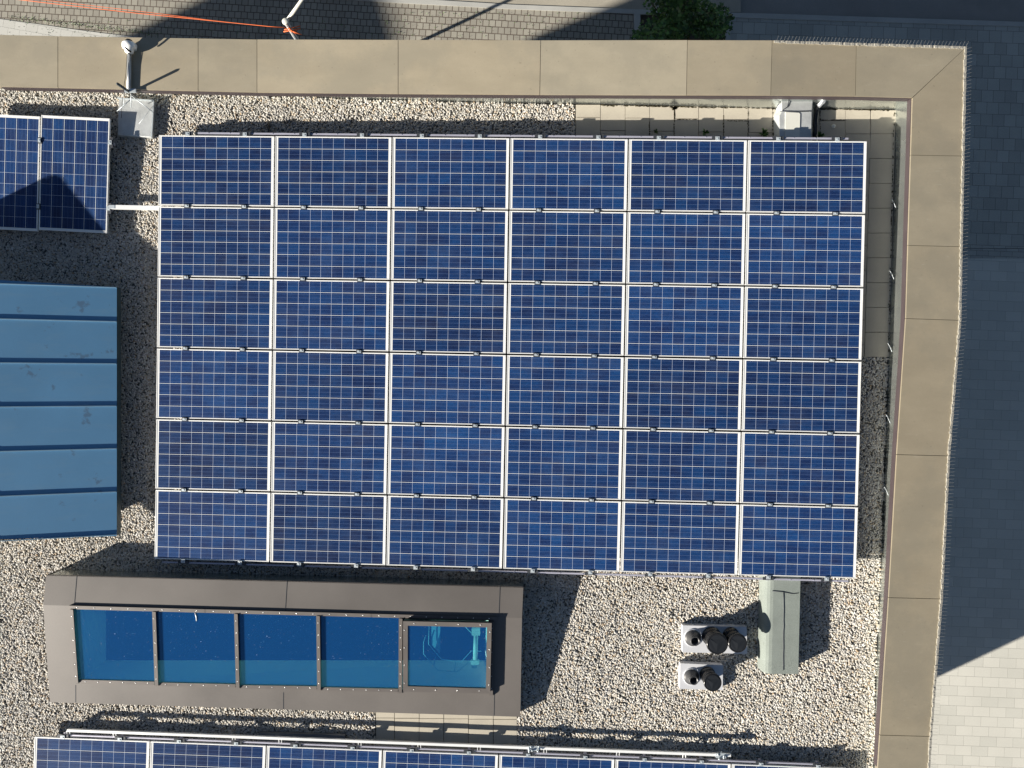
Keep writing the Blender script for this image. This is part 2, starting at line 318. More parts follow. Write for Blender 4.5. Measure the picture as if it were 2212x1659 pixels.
# ---------------------------------------------------------------- main building
out_px = [(0, 75), (125, 78), (428, 83), (555, 85), (860, 86), (1168, 87), (1485, 86.5), (1668, 87), (1850, 93), (2089, 100)]
inn_px = [(0, 186.5), (125, 189), (428, 196), (555, 199), (860, 202), (1166, 204), (1483, 205), (1665, 205.5), (1848, 207.5), (1971, 211)]
oute_px = [(2089, 100), (2083, 337), (2079, 533), (2076, 692), (2052, 985), (2036, 1294), (2013, 1591), (2009, 1659)]
inne_px = [(1971, 211), (1967.5, 335), (1961.5, 530), (1957, 688), (1937.5, 982), (1920, 1291), (1901, 1588), (1897.5, 1659)]
ZC = .38
O = [W(x, y, ZC) for x, y in out_px]; I = [W(x, y, ZC) for x, y in inn_px]
OE = [W(x, y, ZC) for x, y in oute_px]; IE = [W(x, y, ZC) for x, y in inne_px]
SE = Vector((5.5, -12.75, ZC)); SW = Vector((-26.2, -12.75, ZC)); NWc = [Vector((-26.2, -1.8, ZC)), Vector((-23.7, -.8, ZC)), Vector((-12.3, 4.0, ZC)), Vector((-11, 4.93, ZC))]  # unseen west end, its outline shaped to throw the street shadow
outline = [O[-1]] + O[-2::-1] + [NWc[3], NWc[2], NWc[1], NWc[0], SW, SE] + OE[:0:-1]     # counter-clockwise
bld = thing('flat_roofed_building', (0, 0, G), 'large building with gravel flat roof and bronze coping round its edge', 'building')
wm = MB(); n = len(outline); cen = Vector((-4, -4, 0))
shrink = [Vector((p.x-.03*(1 if p.x > cen.x else -1), p.y-.03*(1 if p.y > cen.y else -1), 0)) for p in outline]
for i in range(n):
    a, b = shrink[i], shrink[(i+1) % n]
    wm.face([(a.x, a.y, .29), (a.x, a.y, G), (b.x, b.y, G), (b.x, b.y, .29)])
wm.build('facade_wall', M['wall'], bld)
# windows of the facades, each with its pane
def windows(parent, a, b, zs, w=1.3, h=1.5, step=2.6, mat=None):
    d = (b-a); L = d.length; d.normalize(); nn = Vector((d.y, -d.x, 0)); k = int(L/step)
    for zz in zs:
        for i in range(k):
            c = a+d*((i+.5)*L/k); c.z = zz
            f = MB(); f.bar(c-d*w/2+nn*.01, c+d*w/2+nn*.01, .08, h); fo = f.build('window', M['dark'], parent)
            g_ = MB(); g_.bar(c-d*(w/2-.07)+nn*.03, c+d*(w/2-.07)+nn*.03, .06, h-.14); g_.build('pane', M['glass'], fo)
fl = [G+1.6, G+5.0, G+8.4]
windows(bld, Vector((5.5, -12.5, 0)), Vector((6.2, 4.5, 0)), fl)
windows(bld, Vector((6.0, 4.76, 0)), Vector((-7, 4.9, 0)), fl)
# roof deck with the skylight opening left free
hole = (-6.1, -.40, -4.15, -3.20)           # x0 x1 y0 y1
dk = MB(); x0, x1, y0, y1 = hole[0]-.15, hole[1]+.15, hole[2]-.15, hole[3]+.15
dk.face([(-26, -12.6, -.03), (5.45, -12.6, -.03), (5.75, y0, -.03), (-26, y0, -.03)])
dk.face([(-26, y0, -.03), (x0, y0, -.03), (x0, y1, -.03), (-26, y1, -.03)])
dk.face([(x1, y0, -.03), (5.75, y0, -.03), (5.82, y1, -.03), (x1, y1, -.03)])
dk.face([(-26, y1, -.03), (5.82, y1, -.03), (6.3, 4.6, -.03), (-11.5, 4.3, -.03), (-23.6, -1.0, -.03), (-26, -2, -.03)])
dk.build('roof_deck', M['bed'], bld)
x0, x1, y0, y1 = hole
# coping, one sheet between two joints each
def cop(poly, mt='coping'):                              # ccw polygon on top of the parapet
    m = MB(); c = sum(poly, Vector())/len(poly); q = []
    for p in poly: d = (c-p); d.z = 0; q.append(p+d.normalized()*.004)
    m.prism([v for v in q], [v-Vector((0, 0, .075)) for v in q]); o = m.build('coping_sheet', M[mt], bld); return o
def lerp(a, b, t): return a+(b-a)*t
WJ = [W(-330, 73, ZC), W(-330, 182, ZC)]
cop([WJ[1], I[0]+Vector((0,0,0)), I[1], O[1], O[0], WJ[0]], 'coping_sun_mid')
for i in range(1, 8): cop([I[i], I[i+1], O[i+1], O[i]], 'coping_sun_mid' if i in (1, 2, 6) else 'coping' if i < 7 else 'coping_sun_low')
cop([I[8], I[9], O[9], O[8]], 'coping_sun_low')
cop([IE[1], OE[1], OE[0], IE[0]], 'coping_sun_low')
for i in range(1, 6): cop([IE[i+1], OE[i+1], OE[i], IE[i]], 'coping_sun_low')
cop([Vector((5.5-.74, -12.75, ZC)), SE, OE[6], IE[6]], 'coping_sun_low')
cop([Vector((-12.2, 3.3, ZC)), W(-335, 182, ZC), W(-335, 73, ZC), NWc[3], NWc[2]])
pc = MB()                                   # dark parapet core under the coping
for A_, B_ in ((O, I), (OE, IE)):
    for i in range(len(A_)-1):
        q = [A_[i], A_[i+1], A_[i+1].lerp(B_[i+1], .5), A_[i].lerp(B_[i], .5)]; c = sum(q, Vector())/4
        q = [p+(c-p)*.012 for p in q]
        q = [(p.x, p.y, 0) for p in q]; q = q if A_ is OE else q
        if (Vector(q[1])-Vector(q[0])).cross(Vector(q[2])-Vector(q[1])).z < 0: q = q[::-1]
        pc.prism([(p[0], p[1], .303) for p in q], [(p[0], p[1], -.3) for p in q])
pc.build('parapet', M['fascia'], bld)
fe = MB()
for P_, ou in ((I, Vector((0, .03, 0))), (IE, Vector((.03, 0, 0)))):
    for a, b in zip(P_, P_[1:]):
        ia, ib = a-ou*.15, b-ou*.15
        q = [ia, ib, b+ou, a+ou]; q = [Vector((p.x, p.y, 0)) for p in q]
        if (q[1]-q[0]).cross(q[2]-q[1]).z < 0: q = q[::-1]
        fe.prism([(p.x, p.y, .303) for p in q], [(p.x, p.y, .255) for p in q])
        q2 = [Vector((p.x, p.y, 0)) for p in (a-ou*.22, b-ou*.22, b+ou*.1, a+ou*.1)]
        if (q2[1]-q2[0]).cross(q2[2]-q2[1]).z < 0: q2 = q2[::-1]
        fe.prism([(p.x, p.y, .352) for p in q2], [(p.x, p.y, .2545) for p in q2])
fe.build('coping_lip', worn('dark_lip', (.055, .042, .045), .55), bld)
foot_n = [(0, 191.5), (555, 204), (778, 212), (1103, 221), (1243, 223), (1456, 227.5), (1656, 234), (1934, 236)]
foot_e = [(1934, 236), (1933.5, 325), (1927, 530), (1922, 664), (1918, 829), (1911, 1030), (1906, 1192), (1903, 1250), (1893, 1470), (1889, 1659), (1850, 2400)]
def topof(p, P):                            # coping inner edge above a foot point
    best = None
    for a, b in zip(P, P[1:]):
        d = b-a; t = max(0, min(1, (p-a).dot(d)/d.dot(d))); q = a+d*t
        if best is None or (q-p).length < best[0]: best = ((q-p).length, q)
    return best[1]
ln = MB()
for ft, P, out in ((foot_n, I, Vector((0, .02, 0))), (foot_e, IE+[Vector((4.76, -12.7, ZC))], Vector((.02, 0, 0)))):
    tp = []; bt = []
    for x, y in ft:
        b = W(x, y, 0); b.z = -.02; t = topof(W(x, y, 0), P)+out; t.z = .306; tp.append(t); bt.append(b)
    if P is I: tp[-1] = I[-1].copy(); tp[-1].z = .306
    else: tp[0] = I[-1].copy(); tp[0].z = .306
    for i in range(len(tp)-1): ln.face([tp[i], bt[i], bt[i+1], tp[i+1]])
ln.build('parapet_lining', M['lining'], bld)

# bird spikes on the outer edge of the coping
def spikes(px, label, outv):
    P = [W(x, y, ZC) for x, y in px]; t = thing('bird_spike_strip', P[0], label, 'bird spikes')
    b = MB(); s = MB(); r2 = random.Random(3)
    inn = -Vector(outv)
    for a, c in zip(P, P[1:]):
        k = max(1, int((c-a).length/.035)); prev = None
        for i in range(k):
            p = a+(c-a)*(i/k); q = a+(c-a)*((i+1)/k); w = .036+r2.uniform(-.007, .007)
            h = .012+r2.uniform(-.004, .010)
            b.prism([p+inn*w+Vector((0, 0, h)), p+inn*.004+Vector((0, 0, h)), q+inn*.004+Vector((0, 0, h*.8)), q+inn*w+Vector((0, 0, h*.8))] if abs(outv[0]) < .5 else
                    [p+inn*w+Vector((0, 0, h)), q+inn*w+Vector((0, 0, h)), q+inn*.004+Vector((0, 0, h*.8)), p+inn*.004+Vector((0, 0, h*.8))],
                    [p+inn*w, p+inn*.004, q+inn*.004, q+inn*w] if abs(outv[0]) < .5 else [p+inn*w, q+inn*w, q+inn*.004, p+inn*.004])
        L = (c-a).length; k = int(L/.05)
        for i in range(k):
            p = a+(c-a)*((i+.5)/k)+inn*.025+Vector((0, 0, .01)); d = (c-a).normalized()
            tip = p+Vector(outv)*.072+d*(.022 if abs(outv[0]) < .5 else -.01)+Vector((0, 0, .04)); s.tube([p, tip], .0012, 4, False)
    b.build('base_strip', M['spikebase'], t); o = s.build('spike', M['spike'], t); o['kind'] = 'stuff'
spikes([(1672, 87.5), (1850, 93), (2088, 100.5)], 'clear bird spike strip on the short coping edge above the dark street corner', (0, 1, 0))
spikes([(2088, 103)]+oute_px[1:]+[(2000, 1800)], 'long clear bird spike strip down the coping edge beside the paved square', (1, 0, 0))

# ---------------------------------------------------------------- roof: pavers (walkway) and gravel
pv = MB()
def paver(x0, y0, x1, y1, sl=0.0):          # px rectangle, sl: x-shift per py
    x0 += (random.random()-.5)*.5; y1 += (random.random()-.5)*.4
    g_ = .55; f = lambda x, y: W(x+sl*y, y, .0)
    t = [f(x0+g_, y1-g_), f(x1-g_, y1-g_), f(x1-g_, y0+g_), f(x0+g_, y0+g_)]
    dz = random.uniform(0, .004); pv.prism([p+Vector((0, 0, dz)) for p in t], [p-Vector((0, 0, .04)) for p in t])
xs = [1243.5, 1297, 1350.5, 1403, 1456, 1509, 1563, 1616, 1669.5, 1719, 1771.5, 1826, 1880.5]
for i in range(len(xs)-1):
    top = 226+(xs[i]-1243)*.017; base = 253.5+(xs[i]-1243)*.0135
    ys = [top, base, base+53.3, base+80] if i % 2 == 0 else [top, base+28, base+81.3]
    for a, b in zip(ys, ys[1:]): paver(xs[i], a, xs[i+1], b)
ys = [238, 289]+[289+53.6*k for k in range(1, 10)]
for a, b in zip(ys, ys[1:]): paver(1880.5+8, a, 1934+8, b, -.028)
ys = [338+26.8*(0)]+[316+53.6*k for k in range(1, 9)]+[771]
for a, b in zip(ys, ys[1:]): paver(1835, a, 1888.5, b, -.028)
xs = [811.6, 852, 905.5, 958.5, 1011.7, 1065.5, 1117]
for a, b in zip(xs, xs[1:]):
    for c, d in ((1510, 1551), (1551, 1604), (1604, 1657)): paver(a, c+(a-812)*.012, b, d+(a-812)*.012)
pvo = pv.build('path', M['pavers']); pvo['kind'] = 'structure'
ms = MB(); rm_ = random.Random(8)
def blob(x, y, rx, ry):
    n = 9; c = W(x, y, .006); s_ = 146.0
    ms.face([c+Vector((math.cos(6.283*k/n)*rx/s_*rm_.uniform(.6, 1.3), math.sin(6.283*k/n)*ry/s_*rm_.uniform(.6, 1.3), 0)) for k in range(n)])
for i in range(330):
    x = rm_.uniform(1300, 1925); t_ = (x-1243)*.0165; blob(x, 227+t_+rm_.gauss(0, .6), rm_.uniform(1, 4), rm_.uniform(.4, 1.2))
for x0_, y0_, y1_ in ((1457, 229, 262), (1616, 240, 300), (1669.5, 232, 303), (1563, 250, 300), (1771.5, 240, 300), (1403, 262, 300), (1456, 268, 300)):
    for k in range(26): blob(x0_+rm_.gauss(0, .4), rm_.uniform(y0_, y1_), rm_.uniform(.5, 1.3), rm_.uniform(.8, 2.6))
for x0_, x1_, y_ in ((1458, 1509, 258), (1563, 1616, 261), (1669.5, 1712, 289), (1771.5, 1826, 259), (1719, 1771, 285)):
    for k in range(20): blob(rm_.uniform(x0_, x1_), y_+rm_.gauss(0, .4), rm_.uniform(1, 3), rm_.uniform(.4, 1.1))
for k in range(120): y_ = rm_.uniform(240, 760); blob(1929.5-(y_-325)*.0235+rm_.gauss(0, .6), y_, rm_.uniform(.4, 1.4), rm_.uniform(1, 3))
for k in range(26): blob(1457+rm_.gauss(0, 3), 231+abs(rm_.gauss(0, 2.5)), 3.2, 1.6)
tag(ms.build('moss', worn('moss', (.055, .045, .02), .95, 0, .5, 20, 90)), 'dark brown moss and silt in the joints of the roof pavers', 'moss', kind='stuff')
# gravel: a bed mesh whose geometry nodes lay the pebbles
def inside(x, y, poly):
    c = False; j = len(poly)-1
    for i in range(len(poly)):
        xi, yi = poly[i]; xj, yj = poly[j]
        if (yi > y) != (yj > y) and x < (xj-xi)*(y-yi)/(yj-yi)+xi: c = not c
        j = i
    return c
gp = [(-330, 184)]+[(x, y+1.5) for x, y in foot_n]+[(x-1.5, y) for x, y in foot_e[1:-1]]+[(1886, 1760), (-330, 1760)]
ex = [[(1243.5, 150), (1990, 150), (1990, 771.5), (1855, 771.5), (1855, 309), (1243.5, 303)],
      [(811.6, 1500), (1117, 1500), (1117, 1664), (811.6, 1664)],
      [(440, 370), (1740, 385), (1720, 1150), (430, 1120)],
      [(185, 1290), (1060, 1312), (1060, 1500), (190, 1480)]]
gm = MB(); st = 4.0
rows = []
y = 180.0
while y < 1762:
    xx = -330.0; run = None
    while xx < 1960:
        cxp, cyp = xx+st/2, y+st/2
        ok = inside(cxp, cyp, gp) and not any(inside(cxp, cyp, e) for e in ex)
        if ok and run is None: run = xx
        if (not ok) and run is not None:
            gm.face([W(run, y+st), W(xx, y+st), W(xx, y), W(run, y)]); run = None
        xx += st
    if run is not None: gm.face([W(run, y+st), W(xx, y+st), W(xx, y), W(run, y)])
    y += st
go = gm.build('gravel', M['bed']); go.location.z = -.012
tag(go, 'rounded pale pebbles covering the flat roof', 'gravel', kind='stuff')
ng = bpy.data.node_groups.new('gravel', 'GeometryNodeTree')
ng.interface.new_socket('Geometry', in_out='INPUT', socket_type='NodeSocketGeometry'); ng.interface.new_socket('Geometry', in_out='OUTPUT', socket_type='NodeSocketGeometry')
nn = ng.nodes; lk = ng.links
gi = nn.new('NodeGroupInput'); g_o = nn.new('NodeGroupOutput')
dp = nn.new('GeometryNodeDistributePointsOnFaces'); dp.inputs['Density'].default_value = 3400; dp.inputs['Seed'].default_value = 3
ico = nn.new('GeometryNodeMeshIcoSphere'); ico.inputs['Radius'].default_value = .0145; ico.inputs['Subdivisions'].default_value = 2
sm = nn.new('GeometryNodeSetMaterial'); sm.inputs['Material'].default_value = M['pebble']
sh = nn.new('GeometryNodeSetShadeSmooth')
ip = nn.new('GeometryNodeInstanceOnPoints')
rv = nn.new('FunctionNodeRandomValue'); rv.data_type = 'FLOAT_VECTOR'; rv.inputs[0].default_value = (-.35, -.35, 0); rv.inputs[1].default_value = (.35, .35, 6.283)
rs = nn.new('FunctionNodeRandomValue'); rs.data_type = 'FLOAT_VECTOR'; rs.inputs[0].default_value = (.7, .5, .4); rs.inputs[1].default_value = (1.45, 1.0, .75); rs.inputs['Seed'].default_value = 9
ro = nn.new('FunctionNodeRandomValue'); ro.data_type = 'FLOAT_VECTOR'; ro.inputs[0].default_value = (0, 0, -.004); ro.inputs[1].default_value = (0, 0, .014); ro.inputs['Seed'].default_value = 4
sp = nn.new('GeometryNodeSetPosition'); jn = nn.new('GeometryNodeJoinGeometry')
lk.new(gi.outputs[0], dp.inputs[0]); lk.new(dp.outputs[0], sp.inputs[0]); lk.new(ro.outputs[0], sp.inputs['Offset'])
lk.new(sp.outputs[0], ip.inputs['Points']); lk.new(ico.outputs[0], sh.inputs[0]); lk.new(sh.outputs[0], sm.inputs[0]); lk.new(sm.outputs[0], ip.inputs['Instance'])
lk.new(rv.outputs[0], ip.inputs['Rotation']); lk.new(rs.outputs[0], ip.inputs['Scale'])
lk.new(ip.outputs[0], jn.inputs[0]); lk.new(gi.outputs[0], jn.inputs[0]); lk.new(jn.outputs[0], g_o.inputs[0])
mod = go.modifiers.new('pebbles', 'NODES'); mod.node_group = ng

# ---------------------------------------------------------------- solar panels
PW, PH = 1.65, .99
pf = MB()
lw = .012
for a, b, c, d in ((-PW/2, -PH/2, PW/2, -PH/2+lw), (-PW/2, PH/2-lw, PW/2, PH/2), (-PW/2, -PH/2+lw, -PW/2+lw, PH/2-lw), (PW/2-lw, -PH/2+lw, PW/2, PH/2-lw)):
    pf.prism([(a, b, 0), (c, b, 0), (c, d, 0), (a, d, 0)], [(a, b, -.04), (c, b, -.04), (c, d, -.04), (a, d, -.04)])
PFM = pf.build('frame', M['frame']).data
gs = MB(); gs.prism([(-PW/2+lw, -PH/2+lw, -.003), (PW/2-lw, -PH/2+lw, -.003), (PW/2-lw, PH/2-lw, -.003), (-PW/2+lw, PH/2-lw, -.003)],
                    [(-PW/2+lw, -PH/2+lw, -.012), (PW/2-lw, -PH/2+lw, -.012), (PW/2-lw, PH/2-lw, -.012), (-PW/2+lw, PH/2-lw, -.012)])
GSM = gs.build('cell_sheet', M['cells']).data
for nme in ('frame', 'cell_sheet'): bpy.data.objects.remove(bpy.data.objects[nme])
def basis(ex_, ey_):
    x = ex_.normalized(); z = x.cross(ey_).normalized(); y = z.cross(x); return Matrix((x, y, z)).transposed()
def panel(c, rot, label, group, sx=1.0, sy=1.0):
    t = thing('solar_panel', c, label, 'solar panel', group); t.rotation_mode = 'QUATERNION'; t.rotation_quaternion = rot.to_quaternion(); t.scale = (sx, sy, 1)
    for nme, me in (('frame', PFM), ('cell_sheet', GSM)):
        o = bpy.data.objects.new(nme, me); COL.objects.link(o); o.parent = t
    return t
class Arr:
    def __init__(s, C): s.C = C            # corners TL TR BR BL in world
    def at(s, u, v, dz=0):
        a = s.C[0].lerp(s.C[1], u); b = s.C[3].lerp(s.C[2], u); return a.lerp(b, v)+Vector((0, 0, dz))
ordn = ['first', 'second', 'third', 'fourth', 'fifth', 'sixth', 'seventh']
A1 = Arr([W(343.5, 292.2, .23), W(1872.5, 305.3, .40), W(1849, 1249.3, .30), W(334.3, 1207, .15)])
rown = ['top', 'second', 'third', 'fourth', 'fifth', 'bottom']
WT = 6*PW+5*.02; HT = 6*PH+5*.024
def uc(i): return (i*(PW+.02)+PW/2)/WT
def vc(j): return (j*(PH+.024)+PH/2)/HT
jr = random.Random(11)
for j in range(6):
    for i in range(6):
        u, v = uc(i), vc(j); c = A1.at(u, v); e = .07
        R_ = basis(A1.at(u+e, v)-A1.at(u-e, v), A1.at(u, v-e)-A1.at(u, v+e))
        pos = ('leftmost' if i == 0 else 'rightmost' if i == 5 else ordn[i]+' from the left')
        panel(c+Vector((0, 0, jr.uniform(-.001, .001))), R_, f'blue solar panel, {pos} in the {rown[j]} row of the big block', 'solar panels of the big block',
              (A1.at(1, v)-A1.at(0, v)).length/WT, (A1.at(u, 0)-A1.at(u, 1)).length/HT)
def clamp_set(t, c, ax, ay, end=0):        # silver clamp, dark bracket below; ax along panel edge
    z = Vector((0, 0, 1)); b = MB(); R_ = basis(ax, ay)
    if end: b.box(c+R_@Vector((0, end*.026, .002)), (.155, .042, .012), R_); b.box(c+R_@Vector((0, end*.012, -.03)), (.05, .03, .05), R_)
    o = None
    m = MB()
    m.box(c+R_@Vector((0, end*.008, .012)), (.058, .052 if end else .036, .012), R_); m.box(c+R_@Vector((0, end*.006, .020)), (.018, .018, .008), R_)
    k = m.build('clamp', M['clamp'], t)
    if end: b.build('bracket', M['dark'], k)
    else:
        b2 = MB(); b2.box(c+Vector((0, 0, .001)), (.088, .062, .005), R_); b2.build('gasket', M['dark'], k)
vr = [(-.011)/HT]+[((j+1)*(PH+.024)-.012)/HT for j in range(5)]+[1+.011/HT]
for i in range(6):
    for sdx, sd in ((-.41, 'left'), (.41, 'right')):
        u = uc(i)+sdx/WT; a = A1.at(u, -.012, -.062); b = A1.at(u, 1.012, -.062)
        t = thing('mounting_rail', Vector((a.x, a.y, 0)), f'{sd} rail with clamps under the {ordn[i]} panel column of the big block', 'mounting rail', 'rails under the big block')
        m = MB(); m.bar(a, b, .04, .04); m.build('rail', M['rail'], t)
        ex_ = A1.at(u+.03, .5)-A1.at(u-.03, .5); ey_ = A1.at(u, .45)-A1.at(u, .55)
        for q, v in enumerate(vr): clamp_set(t, A1.at(u, v), ex_, ey_, 1 if q == 0 else -1 if q == 6 else 0)
        for v in (.1, .5, .9):
            p = A1.at(u, v, -.082); f = MB(); f.slab([(p.x-.03, p.y-.03), (p.x+.03, p.y-.03), (p.x+.03, p.y+.03), (p.x-.03, p.y+.03)], p.z, .02); f.build('foot', M['rail'], t)
for v, lab, u0, u1 in ((-.0068, 'thin grey support beam along the top edge of the big panel block', .055, .975), (1.008, 'thin grey support beam along the bottom edge of the big panel block', .01, .99)):
    m = MB(); m.bar(A1.at(u0, v, -.030), A1.at(u1, v, -.030), .022, .035)
    for k in range(30): m.box(A1.at(u0+(u1-u0)*(k+.5)/30, v, -.012), (.008, .008, .012))
    tag(m.build('support_beam', M['rail'], origin=A1.at(u0, v, -.03)), lab, 'support beam')

# bottom block
A2 = Arr([W(74, 1592, .16), W(1829.5, 1660.5, .17), W(1829.5, 1660.5, .17)+Vector((-.035, -1.0, -.01)), W(74, 1592, .16)+Vector((-.03, -1.0, -.01))])
WT2 = 7*PW+6*.02
for i in range(7):
    u = (i*(PW+.02)+PW/2)/WT2; c = A2.at(u, .5)
    panel(c, basis(A2.at(u+.05, .5)-A2.at(u-.05, .5), A2.at(u, 0)-A2.at(u, 1)), 'solar panel along the bottom edge of the photo, '+('leftmost' if i == 0 else 'rightmost' if i == 6 else ordn[i]+' from the left'), 'solar panels of the bottom row', (A2.at(1, .5)-A2.at(0, .5)).length/WT2, 1.01)
    for sdx, sd in ((-.41, 'left'), (.41, 'right')):
        uu = u+sdx/WT2
        a = A2.at(uu, -.06, -.062); t = thing('mounting_rail', Vector((a.x, a.y, 0)), f'{sd} rail with clamp under the {ordn[i]} panel along the bottom edge', 'mounting rail', 'rails under the bottom row')
        m = MB(); m.bar(a, A2.at(uu, 1.05, -.062), .04, .04); m.build('rail', M['rail'], t)
        clamp_set(t, A2.at(uu, -.011), A2.at(uu+.03, 0)-A2.at(uu-.03, 0), A2.at(uu, 0)-A2.at(uu, 1), 1)
        for v in (.25, .9):
            p = A2.at(uu, v, -.082); f = MB(); f.slab([(p.x-.03, p.y-.03), (p.x+.03, p.y-.03), (p.x+.03, p.y+.03), (p.x-.03, p.y+.03)], p.z, .02); f.build('foot', M['rail'], t)
m = MB(); m.bar(A2.at(.035, -.035, -.03), A2.at(.97, -.035, -.03), .02, .03)
tag(m.build('support_beam', M['rail'], origin=A2.at(0, 0)), 'thin dark-edged beam running just above the bottom row of panels', 'support beam')
# long white rail above the bottom block
ra, rb = W(146, 1577, .165), W(1578, 1631, .17)
t = thing('white_rail', Vector((ra.x, ra.y, 0)), 'long bright aluminium rail lying above the bottom row of solar panels', 'rail')
m = MB(); m.bar(ra, rb, .036, .036); m.build('rail', M['white'], t)
for q in (.0, .07, .25, .32, .44, .53, .62, .72, .83, .93):
    p = ra.lerp(rb, q); m = MB()
    for dx in (-.015, .025): m.bar(p+Vector((dx, -.01, -.005)), p+Vector((dx, -.075, -.02)), .007, .02)
    m.bar(p+Vector((0, 0, -.02)), p+Vector((0, -.07, -.15)), .02, .02); m.build('bracket', M['white'], t)
for q in (.703, .985):
    p = ra.lerp(rb, q); m = MB(); m.box(p+Vector((0, 0, .022)), (.15, .07, .014))
    for _ in range(9): 
        d = Vector((jr.uniform(-.07, .07), jr.uniform(-.045, .045), jr.uniform(.01, .05))); m.tube([p+d, p+d+Vector((jr.uniform(-.03, .03), jr.uniform(-.03, .03), .01))], .012, 8)
    m.build('cable_clamp', M['clamp'], t)
m = MB(); q = [W(x, y, .06) for x, y in ((558, 1607), (745, 1612), (745, 1588), (558, 1583))]; m.slab([(p.x, p.y) for p in q], .06, 0)
tag(m.build('ballast_slab', worn('dark_slab', (.12, .13, .14), .8), origin=q[0]), 'flat dark grey slab on the gravel behind the long bright rail', 'slab')

# upper left portrait panels
T1, T2, B2, B1 = W(88.7, 250.8, .22), W(237, 253.8, .22), W(230, 502.8, .15), W(83.8, 497.3, .15)
ex3 = ((T2-T1)+(B2-B1))/2; ey3 = ((T1-B1)+(T2-B2))/2; cc = (T1+T2+B1+B2)/4; Rp = basis(ey3, -ex3)
dxu = ex3.normalized()
labs = ['upright solar panel beside the silver box, peaked shadow over its lower half', 'upright solar panel cut by the left edge of the photo, shadow over its corner']
for k in range(2): panel(cc-dxu*k*1.012, Rp, labs[k], 'upright solar panels', .5*((T1-B1).length+(T2-B2).length)/1.65, .5*((T2-T1).length+(B2-B1).length)/.99)
for k, (fy, lb) in enumerate(((.285, 'upper cross rail under the upright solar panels at the left edge'), (-.29, 'long aluminium rail bridging from the upright panels to the big block'))):
    a = cc+ey3*fy-dxu*1.7+Vector((0, 0, -.06)); b = cc+ey3*fy+dxu*.50+Vector((0, 0, -.06))
    t = thing('mounting_rail', Vector((b.x, b.y, 0)), lb, 'mounting rail'); m = MB(); m.bar(a, b+dxu*.04, .04, .04); m.build('rail', M['rail'], t)
    for s_ in (-.506, .508): clamp_set(t, cc+ey3*fy+dxu*s_, ey3, -dxu, 0 if s_ < 0 else -1)
    f = MB(); f.slab([(b.x-.2, b.y-.03), (b.x-.14, b.y-.03), (b.x-.14, b.y+.03), (b.x-.2, b.y+.03)], b.z-.02, .0); f.build('foot', M['rail'], t)
    if k:
        p, q = W(240, 447.5, .17), W(352, 450, .17); m = MB(); m.bar(p, q, .058, .04); m.build('beam', M['white'], t)
        m = MB(); m.box(p+Vector((.02, 0, .002)), (.09, .05, .045)); m.build('connector', M['clamp'], t)

# ---------------------------------------------------------------- blue lean-to roof (lift housing)
t = thing('rooftop_housing', (-8, -.4, 0), 'low rooftop housing with blue grey standing seam roof, beside the big panel block', 'roof housing')
yN0, yS0 = 1.367, -2.143
prof = [(-5.68, .30), (-7.2, .73), (-10.0, 1.67), (-10.15, 1.67)]
ny = {0: (1.394, -2.186), 1: (1.44, -2.14), 2: (1.44, -2.14), 3: (1.44, -2.14)}
m = MB()
for k in range(3):
    a, b = prof[k], prof[k+1]; (n0, s0), (n1, s1) = ny[k], ny[k+1]
    top = [Vector((a[0], s0, a[1])), Vector((a[0], n0, a[1])), Vector((b[0], n1, b[1])), Vector((b[0], s1, b[1]))]
    m.face(top)
m.build('roof', M['blue'], t)
m = MB()
def pz(x):
    for a, b in zip(prof, prof[1:]):
        if b[0] <= x <= a[0]: return a[1]+(b[1]-a[1])*(a[0]-x)/(a[0]-b[0])
    return .3
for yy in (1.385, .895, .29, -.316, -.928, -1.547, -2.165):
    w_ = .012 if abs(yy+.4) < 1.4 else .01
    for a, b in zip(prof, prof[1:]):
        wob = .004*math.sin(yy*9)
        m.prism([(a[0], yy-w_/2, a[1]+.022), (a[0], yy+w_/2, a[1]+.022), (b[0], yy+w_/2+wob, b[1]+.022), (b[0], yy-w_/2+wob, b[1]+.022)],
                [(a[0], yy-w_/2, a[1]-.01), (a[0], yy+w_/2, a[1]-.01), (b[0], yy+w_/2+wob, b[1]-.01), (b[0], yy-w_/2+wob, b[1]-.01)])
m.build('standing_seam', worn('sunlit_seam', (.22, .36, .46), .45, .1), t)  # lighter than the roof: sunlit line along the seams, put into the colour
m = MB()                                    # fascias and walls
def side(y, dy, inset, bottom):
    P = prof; pts = [(p[0]-(inset if i == 0 else 0), y+dy, p[1]-.004) for i, p in enumerate(P)]
    low = [(p[0]-(inset if i == 0 else 0), y+dy, bottom if bottom is not None else p[1]-.12) for i, p in enumerate(P)]
    for i in range(len(P)-1): m.face([pts[i], pts[i+1], low[i+1], low[i]])
side(1.394, -.003, 0, None); side(-2.16, .003, 0, None)
m.face([(-5.68, -2.18, .296), (-5.68, 1.391, .296), (-5.68, 1.391, .19), (-5.68, -2.18, .19)])
for k in range(2):
    a, b = prof[k], prof[k+1]; m.face([(a[0], -2.14, a[1]-.10), (a[0], 1.39, a[1]-.10), (b[0], 1.39, b[1]-.10), (b[0], -2.14, b[1]-.10)])
m.build('fascia', M['bluedark'], t)
m = MB()
m.prism([(-5.95, -1.95, .25), (-5.95, 1.2, .25), (-10.1, 1.2, 1.5), (-10.1, -1.95, 1.5)], [(-5.95, -1.95, 0), (-5.95, 1.2, 0), (-10.1, 1.2, 0), (-10.1, -1.95, 0)])
m.face([(-10.15, 1.43, 1.66), (-10.15, -2.13, 1.66), (-10.15, -2.13, 0), (-10.15, 1.43, 0)])
m.build('wall', M['wall'], t)

